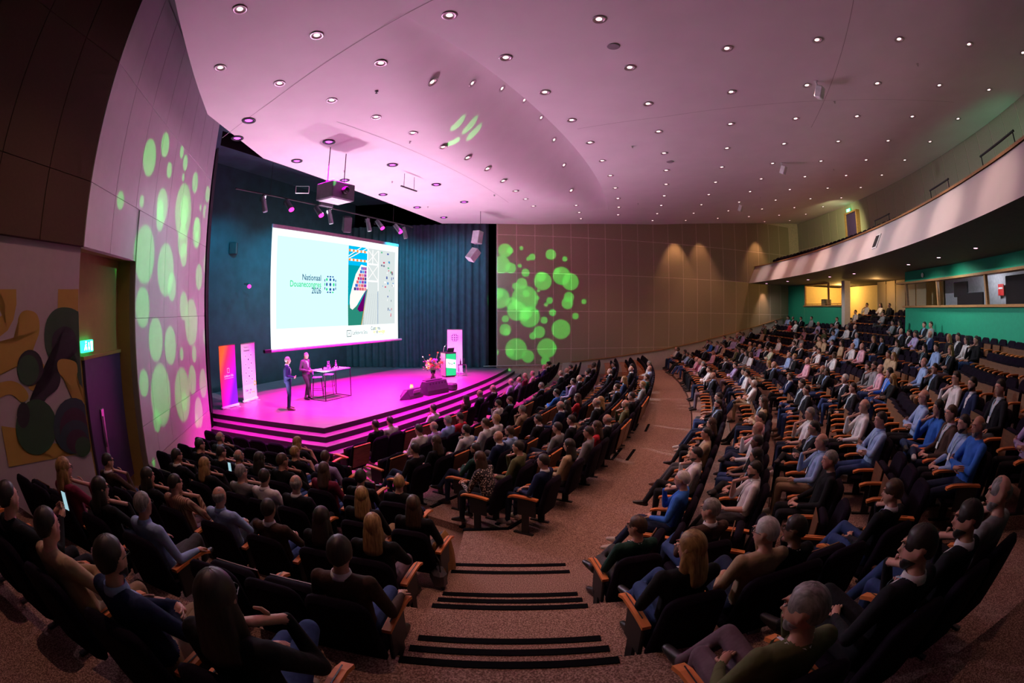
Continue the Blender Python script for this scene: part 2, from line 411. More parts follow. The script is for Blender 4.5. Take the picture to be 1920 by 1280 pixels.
# nosings where the front rows drop from the cross aisle
for a, b in (((-0.79, 7.06), (-0.05, 7.13)), ((-0.05, 7.13), (0.23, 7.54)), ((-0.87, 7.45), (-0.52, 7.90)), ((-0.26, 7.44), (-0.12, 7.66)), ((-1.5, 8.3), (-1.05, 8.95))):
    a = Vector((*a, 0)); b = Vector((*b, 0)); d = b - a
    z = 0.305 if a.y < 7.2 else 0.235 if a.x > -0.6 else 0.16
    MB().box((0, 0, 0), (d.length, 0.07, 0.03)).build('nosing', M_nose, fl, loc=((a + b) / 2) + Vector((0, 0, z)), rot=(0, 0, math.atan2(d.y, d.x)))
for ph in (-22.2, -25.2):
    for dr in (0.0, 0.35):
        p = pol(55.7 - dr, ph, .306)
        MB().box((0, 0, 0), (0.07, 0.95, 0.02)).build('nosing', M_nose, fl, loc=p, rot=(0, 0, R_(ph)))
# terraces of the main block
def row_r(i, ph):                 # radius of a seat row of the main block; the rows spread a little away from the aisle
    return 57.43 + .96 * i + sstep(-28.7, -24.2, ph) * (.15 + .17 * i)
def zmain(R, ph):
    u = max(0.0, R - 57.0); k = 1 + 0.38 * (1 - sstep(-29.5, -24.5, ph))
    return 0.30 + (0.16 * u + 0.006 * u * u) * k
fm = structure(bpy.data.objects.new('floor_main_rows', None)); COL.objects.link(fm)
for i in range(9):
    p0, p1 = -31.4, ph_wall(57.5 + 1.1 * i); n = 30; vs = []
    for k in range(n + 1):
        ph = p0 + (p1 - p0) * k / n; R = row_r(i, ph); h = (row_r(1, ph) - row_r(0, ph)) / 2; z = zmain(R, ph)
        a, b = R - h + .06, R + h + .06 + (.6 if i == 8 else 0)
        vs += [pol(a, ph, 0), pol(b, ph, 0), pol(b, ph, z), pol(a, ph, z)]
    fcs = [(0, 1, 2, 3), (4 * n + 3, 4 * n + 2, 4 * n + 1, 4 * n)]
    for k in range(n):
        q = 4 * k
        for j in range(4): fcs.append((q + j, q + 4 + j, q + 4 + (j + 1) % 4, q + (j + 1) % 4))
    MB().add(vs, fcs).build('terrace', M_carpet, fm)
MB().ring(67.2, 68.15, -16.7, -11.4, EYE - 1.8, EYE - .95).build('terrace', M_carpet, fm)
MB().ring(68.15, 69.3, -16.7, -11.4, EYE - 1.8, EYE - .5).build('terrace', M_carpet, fm)

# ------------------------------------------------------------------ long side wall with its square panels
def slab(name, pts, thick, normal, material, parent=None):
    """flat polygon given by world points, pushed out along the normal"""
    n = Vector(normal).normalized() * thick; k = len(pts)
    vs = [Vector(p) for p in pts] + [Vector(p) + n for p in pts]
    fsx = [tuple(range(k - 1, -1, -1)), tuple(range(k, 2 * k))] + [(i, (i + 1) % k, k + (i + 1) % k, k + i) for i in range(k)]
    return MB().add(vs, fsx).build(name, material, parent)
wn = Vector((WALL_U.y, -WALL_U.x, 0))
wr = structure(slab('wall_right', [wall_s(-.83, -3.8), wall_s(24, -3.8), wall_s(24, 7.5), wall_s(-.83, 7.5)], -0.3, wn, M_joint))
pm = MB().box((0, 0, 0), (1.018, 0.03, 2.078), bev=.006).mesh('panel', M_panel)
pm_b = MB().box((0, 0, 0), (1.018, 0.03, 0.85), bev=.006).mesh('panel', M_panel)
rz = math.atan2(WALL_U.y, WALL_U.x)
for k in range(-1, 19):
    s = 0.245 + 1.055 * k + 0.5275
    for zc_, me in ((-2.56, pm_b), (-1.06, pm), (1.06, pm), (3.18, pm), (5.30, pm)):
        put('panel', me, wr, wall_s(s, zc_, -0.008), (0, 0, rz))
# plaster dado that climbs with the rake, capped with an oak rail
dado = [(2.9, -2.93), (3.4, -2.9), (6.0, -2.68), (9.2, -2.3), (11.6, -1.91), (14.1, -1.42), (17.0, -.81), (19.4, -.25)]
d = structure(slab('baseboard_right', [wall_s(s, z, .03) for s, z in dado] + [wall_s(19.4, -3.77, .03), wall_s(2.9, -3.77, .03)], .03, wn, M_base))
m = MB()
for (s0, z0), (s1, z1) in zip(dado[1:], dado[2:]):
    a = wall_s(s0, z0, .04); b = wall_s(s1, z1, .04); up = Vector((0, 0, .055)); o = wn * .07
    m.add([a, b, b + up, a + up, a + o, b + o, b + o + up, a + o + up], [(0, 1, 2, 3), (4, 7, 6, 5), (0, 4, 5, 1), (3, 2, 6, 7), (0, 3, 7, 4), (1, 5, 6, 2)])
m.build('oak_rail', M_oak, d)
m = MB(); a = wall_s(-1.6, -3.02, .03); b = wall_s(3.1, -3.02, .03); m.box((0, 0, 0), ((b - a).length, .05, .03)).build('base_rail', M_base, d, loc=(a + b) / 2, rot=(0, 0, rz))

# ------------------------------------------------------------------ left wall: panels, door recess, painted wall
LA = Vector((-6.4, 4.83, 0)); LBv = Vector((-9.4, 12.4, 0)); LU = (LBv - LA).normalized(); LN = Vector((LU.y, -LU.x, 0))
def wl(s, z, off=0.0):
    p = LA + LU * s + LN * off; return Vector((p.x, p.y, EYE + z))
LEN = (LBv - LA).length
wleft = structure(slab('wall_left', [wl(2.36, -3.8), wl(LEN, -3.8), wl(LEN, 7), wl(0, 7), wl(0, 1.11), wl(2.36, 1.11)], -0.12, LN, M_panel_l))
lrz = math.atan2(LU.y, LU.x)
def lpanel(s0, s1, z0, z1, wfun, parent, rz, material, gap=.008):
    me = MB().box((0, 0, 0), (s1 - s0 - gap, 0.025, z1 - z0 - gap), bev=.004).mesh('panel', material)
    put('panel', me, parent, wfun((s0 + s1) / 2, (z0 + z1) / 2, 0.012), (0, 0, rz))
edges = [0.0, 1.06, 2.12, 3.17, 4.22, 5.27, 6.32, 7.37, LEN]
for a, b in zip(edges, edges[1:]):
    for z0, z1 in ((-2.9, -2.12), (-2.12, 0), (0, 2.12), (2.12, 4.24), (4.24, 6.4)):
        a2 = a; z02 = z0
        if b <= 2.2:
            if z1 <= 1.11: continue
            z02 = max(z0, 1.11)
        elif a < 2.36 and z1 <= 1.2: a2 = 2.36
        elif a < 2.36 and z0 < 1.11: a2 = 2.36
        lpanel(a2, b, z02, z1, wl, wleft, lrz, M_panel_l)
structure(MB().box((0, 0, 0), (LEN - 2.4, .05, .9)).build('baseboard_left', M_base, None, wl((LEN + 2.4) / 2, -3.36, .0), (0, 0, lrz)))
# recess with the door
rec = structure(bpy.data.objects.new('wall_door_recess', None)); COL.objects.link(rec)
slab('recess_back', [wl(-.9, -3.8, -.42), wl(2.5, -3.8, -.42), wl(2.5, 1.2, -.42), wl(-.9, 1.2, -.42)], -.1, LN, M_olive, rec)
slab('recess_return', [wl(2.36, -3.8, 0), wl(2.36, -3.8, -.42), wl(2.36, 1.13, -.42), wl(2.36, 1.13, 0)], .12, LU, M_olive, rec)
slab('recess_soffit', [wl(-.9, 1.13, -.42), wl(2.4, 1.13, -.42), wl(2.4, 1.13, 0), wl(-.05, 1.13, 0)], .1, (0, 0, 1), M_olive, rec)
door = structure(MB().box((0, 0, 0), (1.62, .06, 2.45), bev=.01).build('door_1', M_doorp, None, wl(1.47, -1.86, -.38), (0, 0, lrz)))
MB().box((.30, .04, -.1), (.13, .03, .85), bev=.012).build('handle_plate', M_chrome, door, rot=(0, 0, math.pi))
MB().tube((.36, .08, -.35), (.36, .08, .2), .016, n=8).build('pull_bar', M_chrome, door, rot=(0, 0, math.pi))
MB().box((0, 0, 1.25), (1.70, .09, .06)).build('door_frame', M_olive, door)
# painted wall nearer the camera (panels above, flat painted shapes below)
MA = Vector((-6.4, 4.83, 0)); MU = Vector((0.25, -2.23, 0)).normalized(); MN = Vector((-MU.y, MU.x, 0))
def wm(s, z, off=0.0):
    p = MA + MU * s + MN * off; return Vector((p.x, p.y, EYE + z))
M_mural = mat('mural_lilac_white', (0.34, 0.30, 0.31), .7, var=.03)
mw = structure(slab('wall_mural', [wm(0, -3.8, -.05), wm(14, -3.8, -.05), wm(14, 1.2, -.05), wm(0, 1.2, -.05)], -.12, MN, M_mural))
mu = structure(slab('wall_mural_upper', [wm(-.02, 1.11), wm(14, 1.11), wm(14, 7), wm(-.02, 7)], -.17, MN, M_panel_shade))
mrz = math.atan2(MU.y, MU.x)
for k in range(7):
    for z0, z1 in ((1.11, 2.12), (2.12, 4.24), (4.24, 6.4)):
        me = MB().box((0, 0, 0), (1.043, .025, z1 - z0 - .008), bev=.004).mesh('panel', M_panel_shade)
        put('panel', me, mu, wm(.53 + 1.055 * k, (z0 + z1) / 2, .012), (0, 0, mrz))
structure(slab('wall_back_left', [wm(14, -3.8), wm(14, 7), wm(14, 7) + Vector((22, -4, 0)), wm(14, -3.8) + Vector((22, -4, 0))], -.2, (0, 1, 0), M_panel))

# ------------------------------------------------------------------ ceiling
bm = bmesh.new()
Rs = sorted(set([42 + .5 * i for i in range(60)] + [53.49]))
Ps = [-75 + .75 * i for i in range(101)]
grid = {}
for i, R in enumerate(Rs):
    for j, ph in enumerate(Ps):
        z = zceil(R) + scoop(R, ph)
        if R == 53.5: z = zceil(R)
        grid[i, j] = bm.verts.new(pol(R, ph, z))
for i in range(len(Rs) - 1):
    for j in range(len(Ps) - 1):
        bm.faces.new((grid[i, j], grid[i + 1, j], grid[i + 1, j + 1], grid[i, j + 1]))
def cut(p, n):
    g = bm.verts[:] + bm.edges[:] + bm.faces[:]
    bmesh.ops.bisect_plane(bm, geom=g, plane_co=p, plane_no=n, clear_outer=True)
cut((0, 26.62, 0), (-.178, 1, 0))
cut((-8.15, 11.0, 0), (-.96, .279, 0))
lu = Vector((-5.15, 4.5, 0)) - Vector((-8.25, 11.1, 0)); cut((-5.15, 4.5, 0), (lu.y, -lu.x, 0)) if False else cut((-5.15, 4.5, 0), (-.906, -.424, 0))
cut((-6.35, 0, 0), (-1, -.1, 0))
cut((0, -9, 0), (0, -1, 0))
me = bpy.data.meshes.new('ceiling'); bm.to_mesh(me); bm.free()
me.polygons.foreach_set('use_smooth', [True] * len(me.polygons)); me.materials.append(M_plaster)
ceil_o = structure(put('ceiling', me))
try:
    me.set_sharp_from_angle(angle=R_(50))
except Exception: pass
# edge board of the ceiling towards the stage and the dark gap beside the left wall
m = MB(); a = Vector((-8.15, 11.0, 0)); b = Vector((-3.66, 26.4, 0))
m.add([a + Vector((0, 0, EYE + 4.80)), b + Vector((0, 0, EYE + 4.83)), b + Vector((0, 0, EYE + 5.25)), a + Vector((0, 0, EYE + 5.25))], [(0, 1, 2, 3)]).build('edge_board', M_black, ceil_o)
# plaster seams drawn as thin recessed strips
M_seam = mat('seam_shadow', (0.35, 0.31, 0.31), .9)
def seam(pts): 
    m = MB()
    for a, b in zip(pts, pts[1:]):
        n = (b - a).cross(Vector((0, 0, 1))).normalized() * .007
        m.add([a - n, b - n, b + n, a + n], [(0, 1, 2, 3)])
    m.build('seam', M_seam, ceil_o)
seam([pol(R, -31.4, zceil(R) - .004) for R in np.linspace(46.5, 57, 20)])
seam([pol(49.25, ph, zceil(49.25) - .004 + scoop(49.25, ph)) for ph in np.linspace(-29, -16, 22)])
seam([pol(R, -24, zceil(R) - .004) for R in np.linspace(54, 66, 20)])
seam([pol(61.2, ph, zceil(61.2) - .004) for ph in np.linspace(-31, -22, 18)])

# ------------------------------------------------------------------ balcony, upper and lower back walls
bal = structure(bpy.data.objects.new('wall_balcony', None)); COL.objects.link(bal)
def ringface(name, prof, p0, p1, material, parent, step=.8, smooth=True):
    """sweep a profile of (R, z over the floor) about the hall's centre"""
    n = int(abs(p1 - p0) / step) + 1; vs = []; k = len(prof)
    for i in range(n + 1):
        ph = p0 + (p1 - p0) * i / n
        vs += [pol(R, ph, EYE + z) for R, z in prof]
    fsx = [(i * k + j, i * k + j + 1, (i + 1) * k + j + 1, (i + 1) * k + j) for i in range(n) for j in range(k - 1)]
    return MB().add(vs, fsx).build(name, material, parent, smooth=False)
B0 = -60.0
ringface('balcony_front', [(63.62, 2.05), (64.22, 3.18), (64.30, 3.18)], B0, -4.6, M_balc, bal)
ringface('balcony_rail', [(64.16, 3.18), (64.16, 3.24), (64.34, 3.24), (64.34, 2.9)], B0, -4.6, M_oak, bal)
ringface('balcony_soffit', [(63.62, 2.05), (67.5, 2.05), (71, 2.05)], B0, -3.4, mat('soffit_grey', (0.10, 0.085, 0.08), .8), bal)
ringface('balcony_floor', [(64.3, 2.9), (68.8, 3.6)], B0, -3.0, M_carpet, bal)
ub = structure(ringface('wall_back_upper', [(68.65, 2.9), (68.65, 7.0)], B0, -2.0, M_joint, None))
ups = [0]
wdeg = math.degrees(1.055 / 68.6)
upm = MB().box((0, 0, 0), (.03, 1.015, 1.97), bev=.005).mesh('panel', mat('upper_wall_panel', (0.33, 0.31, 0.22), .9, var=.05, scale=30))
for k in range(44):
    ph = -2.4 - wdeg * (k + .5)
    for zc_ in (3.75, 5.76):
        if -11.0 < ph < -9.9 and zc_ < 6 and zc_ < 5.5: pass
        put('panel', upm, ub, pol(68.645, ph, EYE + zc_), (0, 0, R_(ph)))
ud = structure(MB().box((0, 0, 0), (.12, 1.35, 2.7), bev=.01).build('door_2', M_doorp, None, pol(68.5, -10.5, EYE + 4.75), (0, 0, R_(-10.5))))
MB().box((0, -.74, 0), (.3, .10, 2.8)).build('door_frame', M_oak, ud); MB().box((0, .74, 0), (.3, .10, 2.8)).build('door_frame', M_oak, ud); MB().box((0, 0, 1.4), (.3, 1.58, .1)).build('door_frame', M_oak, ud)
# lower back wall: green walls, control booth openings, timber wall in between
lo = structure(bpy.data.objects.new('wall_back_lower', None)); COL.objects.link(lo)
def arcwall(name, R, p0, p1, z0, z1, material, t=.15, parent=lo):
    return MB().ring(R, R + t, p0, p1, EYE + z0, EYE + z1, .8).build(name, material, parent)
arcwall('green_wall', 67.4, -6.05, -3.3, -2.3, 2.04, M_green)
arcwall('green_parapet', 67.4, -10.6, -6.05, -2.3, .58, M_green)
MB().ring(67.32, 67.6, -10.6, -6.0, EYE + .58, EYE + .66, .8).build('parapet_rail', M_oak, lo)
M_warmw = mat('booth_cream_wall', (0.80, 0.62, 0.34), .7, var=.04)
arcwall('booth_wall', 70.6, -16.0, -2.0, -2.3, 2.0, M_warmw)
MB().ring(67.4, 70.6, -6.1, -6.0, EYE - 2.3, EYE + 1.95).build('booth_side_wall', M_warmw, lo)
column = MB().box((0, 0, 0), (.42, .42, 4.4), bev=.02).build('column', M_base, lo, pol(67.3, -11.15, EYE - .2), (0, 0, R_(-11.15)))
timber = MB().box((0, 0, 0), (.03, .98, 4.2), bev=.005).mesh('panel', M_panel)
for k in range(5): put('panel', timber, lo, pol(69.35, -12.0 - .9 * k, EYE - .1), (0, 0, R_(-12 - .9 * k)))
arcwall('green_wall', 67.4, -40, -16.78, -2.6, .50, M_green)
arcwall('green_band', 67.4, -40, -16.78, 1.58, 2.04, M_green)
MB().ring(67.25, 67.6, -40, -16.7, EYE + .50, EYE + .58, .8).build('window_sill', M_oak, lo)
MB().ring(67.25, 67.6, -40, -16.2, EYE + 1.52, EYE + 1.60, .8).build('window_head', M_oak, lo)
MB().ring(67.4, 68.9, -16.86, -16.78, EYE - 2.6, EYE + .50).build('booth_end_wall', M_green, lo)
for ph in (-16.9, -19.35, -22.55, -25.35, -28, -31):
    MB().box((0, 0, 0), (.14, .11, 1.0), bev=.01).build('mullion', M_oak, lo, pol(67.42, ph, EYE + 1.05), (R_(-8), 0, R_(ph)))
M_booth = mat('booth_grey_wall', (0.42, 0.42, 0.46), .8)
arcwall('control_booth_wall', 69.9, -40, -16.9, -.5, 2.0, M_booth)
MB().ring(67.5, 69.9, -40, -16.9, EYE - .5, EYE - .42).build('control_booth_floor', M_black, lo)

# ------------------------------------------------------------------ stage
ED = Vector((-9.75, 13.02, 0)) - Vector((-5.83, 12.3, 0)); EDU = ED.normalized(); EDN = Vector((-EDU.y, EDU.x, 0))
if EDN.y > 0: EDN = -EDN
def stage_poly(d):
    R = 48.0 + d; p0 = Vector((-5.83, 12.3, 0)) + EDN * d
    lo_, hi_ = -32.0, -20.0                     # where the arc meets the offset straight edge
    for _ in range(40):
        m_ = (lo_ + hi_) / 2; q = pol(R, m_)
        if (q - p0).dot(EDN) > 0: lo_ = m_
        else: hi_ = m_
    arc = [pol(R, lo_ + (ph_wall(R) - .02 - lo_) * k / 24) for k in range(25)]
    t = ((-9.72 if d < .1 else -9.40 + .40 * (d - .34)) - p0.x) / EDU.x
    return [p0 + EDU * t] + arc
stage = empty('stage', (0, 0, 0), 0, 'wide magenta-lit stage with curved front and three steps below the projection screen', 'stage')
front = stage_poly(0.0)
poly = front + [Vector((-1.25, 26.95, 0)), Vector((-9.2, 26.95, 0)), Vector((-13.05, 13.7, 0)), Vector((-9.8, 13.2, 0))]
MB().prism(poly, 0.0, STAGE_Z).build('deck', M_stage, stage)
for k in range(1, 4):
    outer = stage_poly(.34 * k); inner = list(reversed(stage_poly(.34 * (k - 1))))
    MB().prism(outer + [v for v in inner], 0.0, STAGE_Z - .155 * k).build('step', M_stage, stage)
for k in range(0, 4):
    e = stage_poly(.34 * k + .004); m = MB()
    for a, b in zip(e, e[1:]):
        z = STAGE_Z - .155 * k
        m.quad(a + Vector((0, 0, z - .150)), b + Vector((0, 0, z - .150)), b + Vector((0, 0, z - .012)), a + Vector((0, 0, z - .012)))
    m.build('riser_board', M_black, stage)
# back cloth wall of the stage and the drapes
structure(slab('wall_stage_back', [(-14.2, 10.3, 0), (-9.3, 27.2, 0), (-9.3, 27.2, 10.2), (-14.2, 10.3, 10.2)], -.2, (.96, -.279, 0), M_dark))
structure(slab('wall_stage_left', [(-9.42, 12.42, 0), (-14.2, 13.3, 0), (-14.2, 13.3, 10.2), (-9.42, 12.42, 10.2)], -.15, (0, 1, 0), M_dark))
structure(slab('wall_stage_top', [(-14.2, 10.0, 10.2), (-3.0, 10.0, 10.2), (-1.0, 27.5, 10.2), (-9.3, 27.5, 10.2)], .1, (0, 0, 1), M_dark))
def drape(name, pts, z0, z1, material, label, per=.16, amp=.06, n=4):
    """a pleated curtain hung along a polyline"""
    m = MB(); P = []; acc = 0
    for (x0, y0), (x1, y1) in zip(pts, pts[1:]):
        d = Vector((x1 - x0, y1 - y0, 0)); L = d.length; d.normalize(); nn = Vector((d.y, -d.x, 0)); k = int(L / per * n)
        for i in range(k):
            s = i * per / n; f = math.sin(2 * math.pi * (acc + s) / per) + .35 * math.sin(2.3 * (acc + s)) + .3 * math.sin(7.1 * (acc + s) + 1)
            P.append(Vector((x0, y0, 0)) + d * s + nn * amp * f)
        acc += L
    vs = [p + Vector((0, 0, z0)) for p in P] + [p + Vector((0, 0, z1)) for p in P]; k = len(P)
    m.add(vs, [(i, i + 1, k + i + 1, k + i) for i in range(k - 1)])
    o = m.build(name, material, smooth=True); tag(o, label, 'curtain'); return o
M_drape = mat('dark_teal_velvet', (0.030, 0.060, 0.080), .8, var=.2, scale=3)
M_drape_k = mat('black_velvet', (0.02, 0.02, 0.024), .9, var=.2)
drape('stage_curtain', [(-9.6, 26.6), (-1.15, 26.72)], STAGE_Z + .02, EYE + 4.9, M_drape, 'dark teal pleated stage curtain between the screen and the wooden wall', .40, .12)
drape('stage_curtain', [(-9.75, 12.95), (-10.35, 13.8), (-11.5, 14.5), (-12.9, 15.2)], STAGE_Z + .02, EYE + 5.6, M_drape_k, 'black pleated stage leg curtain beside the left wall', .22, .06)
